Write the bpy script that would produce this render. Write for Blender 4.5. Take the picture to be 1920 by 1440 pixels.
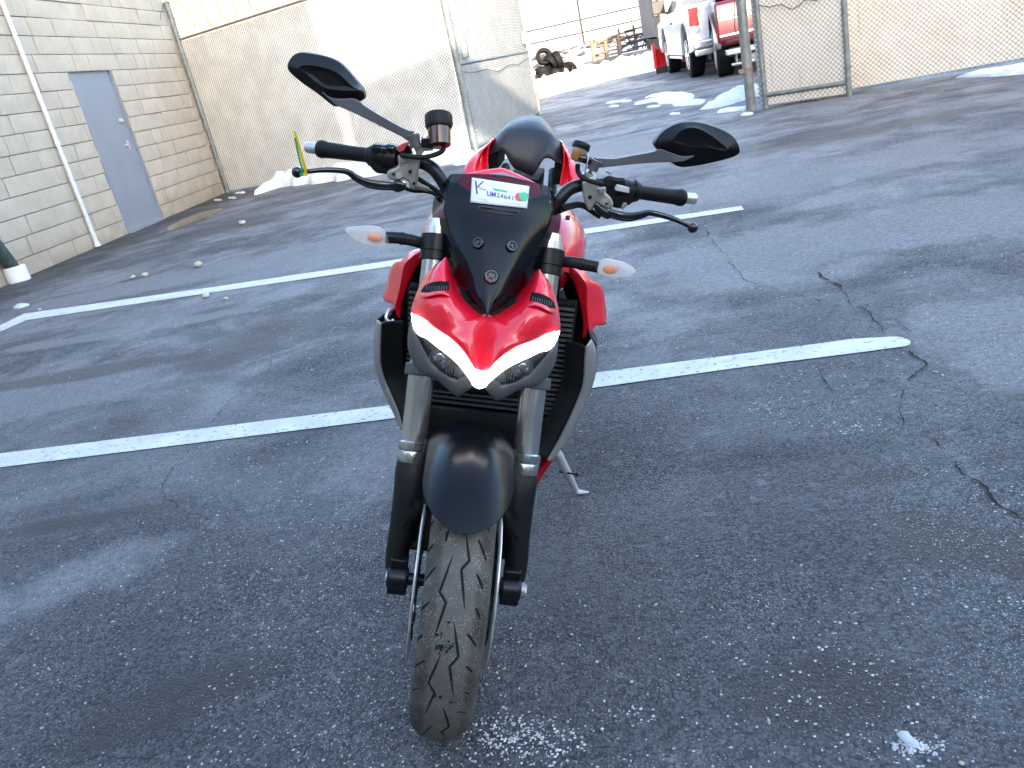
import bpy, math, random
from math import sin, cos, radians, pi, sqrt, atan2
from mathutils import Vector, Matrix, noise
from mathutils.bvhtree import BVHTree
random.seed(7)
V = Vector
for o in list(bpy.data.objects): bpy.data.objects.remove(o, do_unlink=True)
scn = bpy.context.scene
COL = scn.collection

# ------------------------------------------------------------------ camera
F_PX, CAM_H = 1550.0, 1.26
def _norm(a): return a.normalized()
_dn = V((890, 3980, F_PX)).normalized()
_Y = V((95, -623, F_PX)); _Y = (_Y - _dn * _Y.dot(_dn)).normalized()
_X = _dn.cross(_Y)
if _X.x < 0: _X = -_X
def c2w(c): return V((_X.dot(c), _Y.dot(c), -_dn.dot(c)))
CAM = V((0, 0, CAM_H))
cam = bpy.data.objects.new('camera', bpy.data.cameras.new('camera')); COL.objects.link(cam)
r, u, b = c2w(V((1, 0, 0))), c2w(V((0, -1, 0))), c2w(V((0, 0, -1)))
cam.matrix_world = Matrix(((r.x, u.x, b.x, 0), (r.y, u.y, b.y, 0), (r.z, u.z, b.z, CAM_H), (0, 0, 0, 1)))
cam.data.sensor_width = 36; cam.data.lens = F_PX / 1920 * 36
cam.data.clip_start = 0.05; cam.data.clip_end = 2000
scn.camera = cam
scn.render.resolution_x, scn.render.resolution_y = 1024, 768

# ------------------------------------------------------------------ light
SUN_EL, SUN_AZ = 15.0, 170.0        # azimuth clockwise from +Y: behind the camera, a little to its right
EXPOSURE = 3.0
w = bpy.data.worlds.new('World'); scn.world = w; w.use_nodes = True
wn = w.node_tree; wn.nodes.clear()
sky = wn.nodes.new('ShaderNodeTexSky'); sky.sky_type = 'NISHITA'; sky.sun_disc = False
sky.sun_elevation = radians(SUN_EL); sky.sun_rotation = radians(SUN_AZ)
sky.air_density = 1.0; sky.dust_density = 2.4; sky.ozone_density = 1.3
bg = wn.nodes.new('ShaderNodeBackground'); bg.inputs[1].default_value = 0.15
wo = wn.nodes.new('ShaderNodeOutputWorld')
wn.links.new(sky.outputs[0], bg.inputs[0]); wn.links.new(bg.outputs[0], wo.inputs[0])
sd = V((sin(radians(SUN_AZ)) * cos(radians(SUN_EL)), cos(radians(SUN_AZ)) * cos(radians(SUN_EL)), sin(radians(SUN_EL))))
sun = bpy.data.objects.new('sun', bpy.data.lights.new('sun', 'SUN')); COL.objects.link(sun)
sun.data.energy = 2.0; sun.data.angle = radians(0.53); sun.data.color = (1.0, 0.86, 0.68)
sun.rotation_euler = sd.to_track_quat('Z', 'Y').to_euler()
scn.view_settings.view_transform = 'Standard'; scn.view_settings.look = 'None'
scn.view_settings.exposure = EXPOSURE; scn.view_settings.gamma = 1.0
scn.view_settings.use_curve_mapping = False

# ------------------------------------------------------------------ pixel -> world
def ray(px, py): return c2w(V((px - 960, py - 720, F_PX)))
def G(px, py, z=0.0):
    d = ray(px, py); return CAM + d * ((z - CAM_H) / d.z)
def PX(px, py, X):
    d = ray(px, py); return CAM + d * (X / d.x)
def PY(px, py, Y):
    d = ray(px, py); return CAM + d * (Y / d.y)
# the motorcycle's own frame: x across (viewer's right), y towards its tail, z up
BX, BY, BYAW, BLEAN, BST = -0.49862517, 1.4198, -0.03251335, 0.29126388, 0.11480443
MB_BODY = Matrix.Translation((BX, BY, 0)) @ Matrix.Rotation(BYAW, 4, 'Z') @ Matrix.Rotation(BLEAN, 4, 'Y')
AXD = V((0, sin(radians(24.5)), cos(radians(24.5)))); AX0 = V((0, -0.10, 0))
STEER = Matrix.Translation(AX0) @ Matrix.Rotation(BST, 4, AXD) @ Matrix.Translation(-AX0)
MB_STEER = MB_BODY @ STEER
_ib, _is = MB_BODY.inverted(), MB_STEER.inverted()
def _pl(inv, px, py, y):
    o = inv @ CAM; d = (inv.to_3x3() @ ray(px, py)); return o + d * ((y - o.y) / d.y)
def S(px, py, y): return _pl(_is, px, py, y)
def B(px, py, y): return _pl(_ib, px, py, y)
def mir(p): return V((-p[0], p[1], p[2]))

# ------------------------------------------------------------------ mesh helpers
class MB:
    def __init__(s): s.v = []; s.f = []
    def add(s, vs, fs):
        n = len(s.v); s.v += [tuple(x) for x in vs]; s.f += [tuple(i + n for i in f) for f in fs]; return s
    def box(s, c, sz, rot=None):
        c = V(c); h = V(sz) / 2; m = rot if rot else Matrix.Identity(3)
        vs = [c + m @ V((h.x * a, h.y * b_, h.z * d)) for a in (-1, 1) for b_ in (-1, 1) for d in (-1, 1)]
        return s.add(vs, [(0, 1, 3, 2), (4, 6, 7, 5), (0, 4, 5, 1), (2, 3, 7, 6), (0, 2, 6, 4), (1, 5, 7, 3)])
    def bb(s, a, b_):
        a, b_ = V(a), V(b_); return s.box((a + b_) / 2, [abs(x) for x in (b_ - a)])
    def rings(s, R, capa=True, capb=True, closed=True):
        n = len(R[0]); vs = [p for r_ in R for p in r_]; fs = []
        for i in range(len(R) - 1):
            for j in range(n if closed else n - 1):
                k = (j + 1) % n; fs.append((i * n + j, i * n + k, (i + 1) * n + k, (i + 1) * n + j))
        if capa: fs.append(tuple(range(n))[::-1])
        if capb: fs.append(tuple((len(R) - 1) * n + j for j in range(n)))
        return s.add(vs, fs)
    def tube(s, pts, rad, n=10, caps=True):
        pts = [V(p) for p in pts]; R = []; prev = None
        rr = rad if isinstance(rad, (list, tuple)) else [rad] * len(pts)
        for i, p in enumerate(pts):
            t = (pts[min(i + 1, len(pts) - 1)] - pts[max(i - 1, 0)])
            t = t.normalized() if t.length > 1e-9 else V((0, 0, 1))
            if prev is None:
                prev = t.orthogonal().normalized()
            prev = (prev - t * prev.dot(t)).normalized(); q = t.cross(prev)
            R.append([p + (prev * cos(2 * pi * k / n) + q * sin(2 * pi * k / n)) * rr[i] for k in range(n)])
        return s.rings(R, caps, caps)
    def cyl(s, a, b_, r0, r1=None, n=20):
        return s.tube([a, b_], [r0, r0 if r1 is None else r1], n)
    def stack(s, a, b_, prof, n=24):
        """lathe: prof = [(t along a->b, radius)]"""
        a, b_ = V(a), V(b_); d = (b_ - a); t = d.normalized(); p = t.orthogonal().normalized(); q = t.cross(p)
        return s.rings([[a + d * tt + (p * cos(2 * pi * k / n) + q * sin(2 * pi * k / n)) * r_ for k in range(n)] for tt, r_ in prof])
    def ball(s, c, r_, sc=(1, 1, 1), nu=12, nv=8, rot=None):
        c = V(c); m = rot or Matrix.Identity(3); R = []
        for i in range(nv + 1):
            a = pi * i / nv; rad = max(sin(a), 1e-3)
            R.append([c + m @ V((r_ * sc[0] * rad * cos(2 * pi * k / nu), r_ * sc[1] * rad * sin(2 * pi * k / nu), r_ * sc[2] * cos(a))) for k in range(nu)])
        return s.rings(R)
    def grid(s, g):
        nr, nc = len(g), len(g[0])
        return s.add([p for r_ in g for p in r_], [(i * nc + j, i * nc + j + 1, (i + 1) * nc + j + 1, (i + 1) * nc + j) for i in range(nr - 1) for j in range(nc - 1)])
    def poly(s, pts, ext=None):
        pts = [V(p) for p in pts]; n = len(pts)
        if ext is None: return s.add(pts, [tuple(range(n))])
        e = V(ext)
        return s.add(pts + [p + e for p in pts], [tuple(range(n))[::-1], tuple(range(n, 2 * n))] + [(i, (i + 1) % n, n + (i + 1) % n, n + i) for i in range(n)])
    def mirror(s):
        n = len(s.v); s.v += [(-a, b_, c) for a, b_, c in s.v]; s.f += [tuple(i + n for i in f)[::-1] for f in s.f]; return s
    def bvh(s): return BVHTree.FromPolygons([V(x) for x in s.v], s.f)
    def mesh(s, name, m, smooth=True, ang=40):
        me = bpy.data.meshes.new(name); me.from_pydata(s.v, [], s.f); me.validate()
        if m: me.materials.append(m)
        if smooth:
            me.polygons.foreach_set('use_smooth', [True] * len(me.polygons))
            try: me.set_sharp_from_angle(angle=radians(ang))
            except Exception: pass
        me.update(); return me
    def build(s, name, m, parent=None, basis=None, smooth=True, ang=40, solid=0, bevel=0, sub=0, off=0, fix=True):
        if fix:
            import bmesh
            me = bpy.data.meshes.new(name); me.from_pydata(s.v, [], s.f); me.validate()
            bm = bmesh.new(); bm.from_mesh(me); bmesh.ops.remove_doubles(bm, verts=bm.verts, dist=1e-5)
            bmesh.ops.recalc_face_normals(bm, faces=bm.faces); bm.to_mesh(me); bm.free()
            if m: me.materials.append(m)
            if smooth:
                me.polygons.foreach_set('use_smooth', [True] * len(me.polygons)); me.set_sharp_from_angle(angle=radians(ang))
            me.update()
        else: me = s.mesh(name, m, smooth, ang)
        o = bpy.data.objects.new(name, me); COL.objects.link(o)
        if parent: o.parent = parent
        if basis is not None: o.matrix_basis = basis
        if sub:
            k = o.modifiers.new('s', 'SUBSURF'); k.levels = k.render_levels = sub
        if solid:
            k = o.modifiers.new('t', 'SOLIDIFY'); k.thickness = solid; k.offset = off
        if bevel:
            k = o.modifiers.new('b', 'BEVEL'); k.width = bevel; k.segments = 2; k.limit_method = 'ANGLE'; k.angle_limit = radians(35)
        return o
def crv(pts, n, closed=False):
    pts = [V(p) for p in pts]; m = len(pts); out = []
    segs = m if closed else m - 1
    for i in range(n):
        t = i / n * segs if closed else i / (n - 1) * segs
        k = min(int(t), segs - 1); f = t - k
        g = (lambda j: pts[j % m]) if closed else (lambda j: pts[max(0, min(m - 1, j))])
        a, b_, c, d = g(k - 1), g(k), g(k + 1), g(k + 2)
        out.append(0.5 * ((2 * b_) + (c - a) * f + (2 * a - 5 * b_ + 4 * c - d) * f * f + (3 * b_ - a - 3 * c + d) * f ** 3))
    return out
def surf(rows, nr, nc):
    a = [crv(r_, nc) for r_ in rows]
    cols = [crv([a[i][j] for i in range(len(a))], nr) for j in range(nc)]
    return [[cols[j][i] for j in range(nc)] for i in range(nr)]
def empty(name, mat=None, loc=None):
    o = bpy.data.objects.new(name, None); COL.objects.link(o); o.empty_display_size = .1
    if mat is not None: o.matrix_basis = mat
    if loc is not None: o.location = loc
    return o
def tag(o, label=None, cat=None, group=None, kind=None):
    if label: o['label'] = label
    if cat: o['category'] = cat
    if group: o['group'] = group
    if kind: o['kind'] = kind
    return o

# ------------------------------------------------------------------ materials
class NT:
    def __init__(s, name):
        s.m = bpy.data.materials.new(name); s.m.use_nodes = True; s.t = s.m.node_tree; s.t.nodes.clear()
        s.out = s.t.nodes.new('ShaderNodeOutputMaterial'); s.bs = s.t.nodes.new('ShaderNodeBsdfPrincipled')
        s.t.links.new(s.bs.outputs[0], s.out.inputs[0]); s._co = None
    def n(s, k, **kw):
        x = s.t.nodes.new(k)
        for a, b_ in kw.items(): setattr(x, a, b_)
        return x
    def L(s, a, b_): s.t.links.new(a, b_)
    def co(s, kind='Object', scale=None):
        c = s.n('ShaderNodeTexCoord').outputs[kind]
        if scale:
            m = s.n('ShaderNodeMapping'); m.inputs['Scale'].default_value = scale; s.L(c, m.inputs[0]); c = m.outputs[0]
        return c
    def noise(s, co, sc, det=4, rough=.55, dist=0):
        x = s.n('ShaderNodeTexNoise'); s.L(co, x.inputs['Vector']); x.inputs['Scale'].default_value = sc
        x.inputs['Detail'].default_value = det; x.inputs['Roughness'].default_value = rough; x.inputs['Distortion'].default_value = dist
        return x.outputs[0]
    def voro(s, co, sc, feat='F1', out=0):
        x = s.n('ShaderNodeTexVoronoi'); x.feature = feat; s.L(co, x.inputs['Vector']); x.inputs['Scale'].default_value = sc
        return x.outputs[out]
    def ramp(s, f, a, b_, va=0., vb=1.):
        x = s.n('ShaderNodeMapRange'); x.interpolation_type = 'SMOOTHSTEP'; s.L(f, x.inputs[0])
        for i, q in enumerate((a, b_, va, vb)): x.inputs[i + 1].default_value = q
        return x.outputs[0]
    def math(s, op, a, b_=None, clamp=False):
        x = s.n('ShaderNodeMath', operation=op); x.use_clamp = clamp
        for i, q in enumerate((a, b_)):
            if q is None: continue
            if isinstance(q, (int, float)): x.inputs[i].default_value = q
            else: s.L(q, x.inputs[i])
        return x.outputs[0]
    def mix(s, f, a, b_, mode='MIX'):
        x = s.n('ShaderNodeMix', data_type='RGBA', blend_type=mode)
        for i, q in ((0, f), (6, a), (7, b_)):
            if isinstance(q, (int, float)): x.inputs[i].default_value = q
            elif isinstance(q, (tuple, list)): x.inputs[i].default_value = (*q, 1)
            else: s.L(q, x.inputs[i])
        return x.outputs[2]
    def setc(s, q, name='Base Color'):
        if isinstance(q, (tuple, list)): s.bs.inputs[name].default_value = (*q, 1)
        else: s.L(q, s.bs.inputs[name])
    def setv(s, name, q):
        if isinstance(q, (int, float)): s.bs.inputs[name].default_value = q
        else: s.L(q, s.bs.inputs[name])
    def bump(s, h, dist=.01, st=1.0, prev=None):
        x = s.n('ShaderNodeBump'); x.inputs['Strength'].default_value = st; x.inputs['Distance'].default_value = dist
        s.L(h, x.inputs['Height'])
        if prev: s.L(prev, x.inputs['Normal'])
        s.L(x.outputs[0], s.bs.inputs['Normal']); return x.outputs[0]
def mat(name, col, rough=.5, metal=0, coat=0, var=.12, vs=6, bump=0, bs=60, spec=None, trans=0, alpha=1, dust=0):
    t = NT(name); c = t.co()
    if var:
        n1 = t.noise(c, vs, 5); f = t.ramp(n1, .3, .7)
        t.setc(t.mix(f, tuple(x * (1 - var) for x in col), tuple(min(1, x * (1 + var)) for x in col)))
        if metal > .2 or coat: t.setv('Roughness', rough)
        else: t.setv('Roughness', t.ramp(t.noise(c, vs * 4, 3), .3, .7, rough * .92, min(1, rough * 1.08)))
    else: t.setc(col); t.setv('Roughness', rough)
    t.setv('Metallic', metal); t.setv('Coat Weight', coat); t.bs.inputs['Coat Roughness'].default_value = .04
    if spec is not None: t.setv('Specular IOR Level', spec)
    if trans: t.setv('Transmission Weight', trans)
    if alpha < 1: t.setv('Alpha', alpha)
    if bump: t.bump(t.noise(c, bs, 5), bump)
    return t.m
def emit(name, col, st):
    t = NT(name); t.setc((.8, .8, .8)); t.setc(col, 'Emission Color'); t.bs.inputs['Emission Strength'].default_value = st; return t.m
def clear(name, tint, transp, rough=.05, base=None):
    """thin clear plastic: tinted see-through with a glossy skin"""
    t = NT(name); tr = t.n('ShaderNodeBsdfTransparent'); tr.inputs[0].default_value = (*tint, 1)
    t.setc(base or tuple(x * .15 for x in tint)); t.setv('Roughness', rough)
    mx = t.n('ShaderNodeMixShader'); mx.inputs[0].default_value = transp
    t.L(t.bs.outputs[0], mx.inputs[1]); t.L(tr.outputs[0], mx.inputs[2]); t.L(mx.outputs[0], t.out.inputs[0]); return t.m

M = {}
M['red'] = mat('red paint', (.84, .007, .028), .25, coat=.8, var=.03, vs=3)
M['black_gloss'] = mat('gloss black', (.005, .005, .006), .12, coat=.6, var=0)
M['black'] = mat('satin black plastic', (.006, .006, .007), .42, spec=.28, var=.15, bump=.0003, bs=900)
M['black_matte'] = mat('matte black', (.004, .004, .0045), .7, spec=.2, var=.2)
M['black_metal'] = mat('black anodised metal', (.007, .007, .009), .33, spec=.35, metal=0, var=.1)
M['fender'] = mat('fender black', (.003, .004, .006), .25, spec=.22, var=0)
M['grey_plastic'] = mat('grey plastic', (.085, .088, .094), .48, var=.08, bump=.0002, bs=1200)
M['alu'] = mat('brushed aluminium', (.62, .61, .59), .32, metal=.7, var=.06, vs=20)
M['stand'] = mat('silver painted stand', (.55, .55, .56), .4, metal=.2, var=.05)
M['reflector'] = mat('signal reflector', (.80, .80, .80), .35, metal=.1, var=.05)
M['fork'] = mat('fork grey anodised', (.47, .475, .47), .24, metal=.9, var=.06, vs=10)
M['cast'] = mat('cast alloy', (.40, .39, .34), .42, metal=.6, var=.15, vs=30)
M['silver_panel'] = mat('silver satin panel', (.36, .36, .36), .38, metal=.5, var=.06)
M['stem'] = mat('mirror stem grey', (.13, .135, .145), .4, metal=.2, var=.06)
M['rubber'] = mat('grip rubber', (.007, .0068, .007), .55, spec=.3, var=.15, bump=.0004, bs=500)
M['steel'] = mat('bright steel', (.72, .71, .69), .30, metal=.6, var=.06)
M['amber_dark'] = mat('dark amber fluid bottle', (.06, .016, .006), .12, var=.1, coat=.5)
M['amber'] = mat('amber fluid bottle', (.35, .16, .03), .15, var=.2, coat=.5)
M['clear_top'] = mat('translucent bottle', (.25, .22, .17), .2, var=.1, coat=.4)
M['screen'] = clear('smoked screen', (.20, .19, .20), .50, .05, (.004, .006, .010))
M['backing'] = mat('sky tinted gloss black panel', (.004, .008, .018), .10, coat=.5, var=0)  # blue in the base colour stands in for reflected sky
M['lensglass'] = clear('clear lens', (.95, .96, .97), .74, .03)
M['signal_lens'] = clear('clear ribbed signal lens', (1, 1, 1), .80, .06, (.85, .85, .86))
M['seat'] = mat('seat cover plastic', (.022, .023, .026), .45, var=.08, bump=.0003, bs=900)
M['chrome'] = mat('reflector chrome', (.7, .7, .72), .12, metal=1, var=0)
M['orange'] = mat('orange bulb', (.9, .22, .015), .3, var=0)
M['white_plastic'] = mat('white button', (.55, .56, .57), .4, var=.05)
M['kill'] = mat('red switch', (.55, .06, .06), .4, var=.05)
M['drl'] = emit('daytime running light', (1, .97, .92), 1.6)
M['paper'] = mat('white label paper', (.82, .83, .85), .5, var=.02)
M['ink'] = mat('purple ink', (.10, .06, .30), .6, var=0)
M['ink_dark'] = mat('dark ink', (.04, .04, .06), .6, var=0)
M['pen'] = mat('marker pen', (.05, .06, .12), .6, var=0)
M['green_dot'] = mat('green paper', (.05, .55, .28), .5, var=0)
M['red_dot'] = mat('pink red paper', (.75, .1, .13), .5, var=0)
M['faint'] = mat('faint print', (.55, .58, .6), .6, var=0)
M['yellow'] = mat('yellow nylon', (.85, .6, .02), .4, var=0)
M['green'] = mat('green nylon', (.02, .35, .12), .4, var=0)
M['lcd'] = mat('display face', (.22, .27, .33), .1, var=.05, coat=.6)
M['tyre'] = None

# tyre rubber: dusty grey crown, dark shoulders, grit
t = NT('dusty tyre rubber'); c = t.co()
sx = t.n('ShaderNodeSeparateXYZ'); t.L(c, sx.inputs[0])
ax = t.math('ABSOLUTE', sx.outputs[0])
edge = t.math('ADD', ax, t.math('MULTIPLY', t.noise(c, 90, 4), .012))
crown = t.ramp(edge, .034, .046, 1, 0)
spk = t.ramp(t.voro(c, 330), .12, .30, 1, 0); spm = t.ramp(t.noise(c, 40, 4), .42, .58)
cc = t.mix(crown, (.050, .040, .031), (.115, .106, .094))
cc = t.mix(t.math('MULTIPLY', t.ramp(t.noise(c, 14, 5), .4, .7), .5), cc, (.15, .14, .125))
cc = t.mix(t.math('MULTIPLY', spk, spm), cc, (.50, .49, .46))
blot = t.ramp(t.noise(c, 26, 5, .7), .66, .70)
cc = t.mix(t.math('MULTIPLY', blot, .8), cc, (.012, .012, .012))
t.setc(cc); t.setv('Roughness', .8); t.bump(t.noise(c, 500, 3), .0006); M['tyre'] = t.m
M['groove'] = mat('tread groove black', (.006, .006, .006), .9, var=0)

# asphalt
t = NT('worn asphalt'); c = t.co('Object')
jit = t.n('ShaderNodeVectorMath', operation='ADD'); nz_ = t.n('ShaderNodeTexNoise'); nz_.inputs['Scale'].default_value = 60; nz_.inputs['Detail'].default_value = 3
t.L(c, nz_.inputs['Vector']); sc0 = t.n('ShaderNodeVectorMath', operation='SCALE'); t.L(nz_.outputs[1], sc0.inputs[0]); sc0.inputs['Scale'].default_value = .010
t.L(c, jit.inputs[0]); t.L(sc0.outputs[0], jit.inputs[1]); cj = jit.outputs[0]
vo = t.n('ShaderNodeTexVoronoi'); t.L(cj, vo.inputs['Vector']); vo.inputs['Scale'].default_value = 125
stn = t.n('ShaderNodeSeparateColor'); t.L(vo.outputs['Color'], stn.inputs[0]); f1 = vo.outputs['Distance']
agg2 = t.noise(c, 150, 6, .7); agg3 = t.noise(c, 34, 7, .7); mid = t.noise(c, 9, 6, .6)
med = t.noise(c, 2.2, 7, .62, .6)
mp = t.n('ShaderNodeMapping'); mp.inputs['Scale'].default_value = (.75, 1.15, 1); mp.inputs['Rotation'].default_value = (0, 0, radians(6)); t.L(c, mp.inputs[0])
stk = t.noise(mp.outputs[0], .9, 8, .62, .8)
sxy = t.n('ShaderNodeSeparateXYZ'); t.L(c, sxy.inputs[0]); PXs, PYs = sxy.outputs[0], sxy.outputs[1]
wob = t.math('MULTIPLY', t.math('SUBTRACT', t.noise(c, 2.6, 9, .68), .5), 2.0)
def blob(px, py, rx, ry, rot=0, soft=.35, wb=1.0):
    p = G(px, py); cs, sn = cos(radians(rot)), sin(radians(rot))
    dx, dy = t.math('SUBTRACT', PXs, p.x), t.math('SUBTRACT', PYs, p.y)
    u_ = t.math('ADD', t.math('MULTIPLY', dx, cs / rx), t.math('MULTIPLY', dy, sn / rx)); v_ = t.math('ADD', t.math('MULTIPLY', dx, -sn / ry), t.math('MULTIPLY', dy, cs / ry))
    d = t.math('SQRT', t.math('ADD', t.math('MULTIPLY', u_, u_), t.math('MULTIPLY', v_, v_)))
    return t.ramp(t.math('ADD', d, t.math('MULTIPLY', wob, wb)), 1 - soft * .55, 1 + soft * .35, 1, 0)
def mx_(l):
    o = l[0]
    for q in l[1:]: o = t.math('MAXIMUM', o, q)
    return o
base = t.mix(t.ramp(stn.outputs[0], .1, 1.0), (.038, .040, .045), (.150, .157, .170))
base = t.mix(t.ramp(agg3, .38, .66, .0, .62), base, (.105, .11, .12))
base = t.mix(t.ramp(agg2, .30, .5, .55, 0), base, (.018, .018, .021))
base = t.mix(t.ramp(f1, .50, .85, 0, .85), base, (.012, .012, .014))  # crevices between stones: shade put into the colour
# whitish scuffs and dried salt marks a few centimetres across
scf = t.math('MULTIPLY', t.ramp(t.noise(c, 13, 9, .74, .4), .55, .66), t.ramp(t.noise(c, 1.3, 5, .6), .36, .60, .15, 1))
base = t.mix(t.math('MULTIPLY', scf, t.ramp(agg2, .40, .62, .2, .95)), base, (.33, .335, .35))
drk_ = t.math('MULTIPLY', t.ramp(t.noise(c, 7, 9, .7, .3), .57, .66), t.ramp(t.noise(c, 1.7, 4), .44, .6, .1, 1))
base = t.mix(t.math('MULTIPLY', drk_, .6), base, (.022, .022, .024))
# salt film: broad haze plus the pale patches left by melt water
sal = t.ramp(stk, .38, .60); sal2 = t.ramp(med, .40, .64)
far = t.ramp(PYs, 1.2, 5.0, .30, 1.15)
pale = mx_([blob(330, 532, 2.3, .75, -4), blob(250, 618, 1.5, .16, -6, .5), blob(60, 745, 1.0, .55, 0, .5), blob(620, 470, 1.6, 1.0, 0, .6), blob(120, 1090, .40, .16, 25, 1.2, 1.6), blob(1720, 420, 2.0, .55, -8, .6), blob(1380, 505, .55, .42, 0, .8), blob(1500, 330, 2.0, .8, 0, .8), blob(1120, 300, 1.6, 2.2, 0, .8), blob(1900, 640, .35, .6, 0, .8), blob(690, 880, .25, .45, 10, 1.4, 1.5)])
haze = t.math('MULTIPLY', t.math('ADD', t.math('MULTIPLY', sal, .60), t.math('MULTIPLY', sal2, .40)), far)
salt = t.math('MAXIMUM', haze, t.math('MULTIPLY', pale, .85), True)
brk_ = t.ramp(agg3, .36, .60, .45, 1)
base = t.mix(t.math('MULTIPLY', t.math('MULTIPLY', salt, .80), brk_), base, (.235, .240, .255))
dark = mx_([blob(1830, 1030, .20, .11, -20, .4), blob(1660, 897, .12, .03, -5, .5), blob(1740, 985, .08, .05, -30, .5), blob(160, 700, 1.2, .14, -4, .6), blob(470, 640, .5, .45, 30, .5), blob(230, 560, 1.1, .14, 0, .6), blob(1600, 250, 1.6, .25, 0, .6), blob(300, 1330, .28, .10, 25, .8), blob(1560, 1300, .20, .10, 0, .8), blob(440, 420, 1.0, .8, 0, .6), blob(100, 985, .5, .06, 0, .7)])
wet = t.math('MAXIMUM', t.math('MULTIPLY', t.ramp(t.noise(mp.outputs[0], .8, 6, .6, .5), .57, .68), .7), t.math('MULTIPLY', dark, .9))
base = t.mix(t.math('MULTIPLY', wet, .78), base, (.026, .027, .030))
wal = t.math('ADD', PXs, t.math('MULTIPLY', t.noise(c, .8, 5), 1.6))
base = t.mix(t.ramp(wal, -6.0, -4.9, .85, 0), base, (.030, .029, .030))
fl = t.ramp(t.voro(c, 62), .05, .12, 1, 0); flm = t.ramp(t.noise(c, 3.2, 5), .40, .58)
base = t.mix(t.math('MULTIPLY', fl, flm), base, (.60, .61, .62))
fl2 = t.ramp(t.voro(c, 150), .14, .28, 1, 0); flm2 = t.ramp(t.noise(c, 1.7, 6, .6), .40, .60, 0, .95)
base = t.mix(t.math('MULTIPLY', fl2, flm2), base, (.50, .51, .53))
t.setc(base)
rg = t.mix(salt, (.78, .78, .78), (.58, .58, .58)); rg = t.mix(t.math('MULTIPLY', wet, .8), rg, (.42, .42, .42)); t.L(rg, t.bs.inputs['Roughness'])
h = t.math('SUBTRACT', t.math('ADD', t.math('MULTIPLY', agg2, .7), t.math('MULTIPLY', agg3, 1.2)), t.math('MULTIPLY', f1, .9))
smooth_ = t.math('SUBTRACT', 1.0, t.math('MULTIPLY', salt, .6))
t.bump(t.math('MULTIPLY', h, smooth_), .011, 1.0); M['asphalt'] = t.m

# parking paint, worn
t = NT('worn white road paint'); c = t.co()
wr = t.ramp(t.noise(c, 38, 7, .72), .56, .64); ed = t.ramp(t.noise(c, 6, 5), .35, .7)
cc = t.mix(ed, (.56, .57, .56), (.68, .69, .69)); cc = t.mix(t.math('MULTIPLY', wr, .85), cc, (.12, .12, .125))
t.setc(cc); t.setv('Roughness', .6); t.bump(t.noise(c, 180, 5, .7), .003); M['paint'] = t.m
# snow
t = NT('old snow'); c = t.co(); nn = t.noise(c, 5, 6)
t.setc(t.mix(t.ramp(nn, .3, .75), (.60, .63, .68), (.86, .88, .92))); t.setv('Roughness', .7)
t.bump(t.noise(c, 22, 7, .7), .03); M['snow'] = t.m
# split-face block
t = NT('split face block'); ob = t.n('ShaderNodeObjectInfo'); c = t.co('Object')
off = t.n('ShaderNodeVectorMath', operation='ADD'); t.L(c, off.inputs[0]); sc_ = t.n('ShaderNodeVectorMath', operation='SCALE')
t.L(ob.outputs['Location'], sc_.inputs[0]); sc_.inputs['Scale'].default_value = 1.0; t.L(sc_.outputs[0], off.inputs[1])
n1 = t.noise(off.outputs[0], 3.0, 6); n2 = t.noise(off.outputs[0], 60, 5)
cc = t.mix(t.ramp(n1, .3, .7), (.47, .405, .325), (.55, .48, .395))
cc = t.mix(t.ramp(n2, .4, .75, 0, .35), cc, (.36, .32, .26))
cc = t.mix(t.math('MULTIPLY', ob.outputs['Random'], .30), cc, (.41, .37, .30))
szz = t.n('ShaderNodeSeparateXYZ'); t.L(off.outputs[0], szz.inputs[0])
cc = t.mix(t.ramp(t.math('ADD', szz.outputs[2], t.math('MULTIPLY', n1, .35)), .12, .75, .45, 0), cc, (.30, .22, .14))
t.setc(cc); t.setv('Roughness', .9); t.bump(t.math('ADD', t.noise(off.outputs[0], 9, 6, .6), t.math('MULTIPLY', n2, .3)), .02, .6); M['block'] = t.m
M['mortar'] = mat('mortar', (.34, .32, .28), .95, var=.2)
M['door'] = mat('blue grey door paint', (.235, .265, .31), .42, var=.04, vs=2)
M['door_frame'] = mat('door frame paint', (.21, .235, .275), .45, var=.05)
M['white_paint'] = mat('white painted metal', (.66, .67, .70), .4, var=.06)
M['pvc'] = mat('white pvc', (.75, .76, .78), .4, var=.1)
M['dark_green'] = mat('dirty green pipe', (.035, .055, .05), .55, var=.5, vs=12)
M['galv'] = mat('galvanised steel', (.19, .21, .21), .5, metal=.4, var=.22, vs=9)
M['galv_dark'] = mat('weathered wire', (.11, .115, .12), .6, metal=0, var=.3, vs=9)
M['rail'] = mat('top rail', (.17, .16, .19), .6, metal=.2, var=.3, vs=20)
M['slat'] = mat('white fence slat', (.84, .84, .82), .5, var=.1, vs=3)
t = NT('stained fence slat'); c = t.co(); n1 = t.noise(c, 2.2, 6, .65); c2 = t.co('Object', (14, 14, .8)); n2 = t.noise(c2, 1.0, 5)
cc = t.mix(t.ramp(n1, .4, .7), (.86, .84, .78), (.78, .73, .64)); cc = t.mix(t.ramp(n2, .60, .74, 0, .5), cc, (.36, .20, .10))
t.setc(cc); t.setv('Roughness', .6); M['slat_rust'] = t.m
M['rusty'] = mat('rusty wire', (.20, .145, .11), .8, var=.4, vs=8)
M['wood'] = mat('weathered pallet wood', (.22, .15, .09), .8, var=.25, vs=8, bump=.004, bs=30)
M['old_tyre'] = mat('old tyre', (.005, .005, .0055), .7, spec=.2, var=.3)
M['concrete'] = mat('concrete kerb', (.30, .28, .25), .9, var=.2, vs=3, bump=.01, bs=20)
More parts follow.
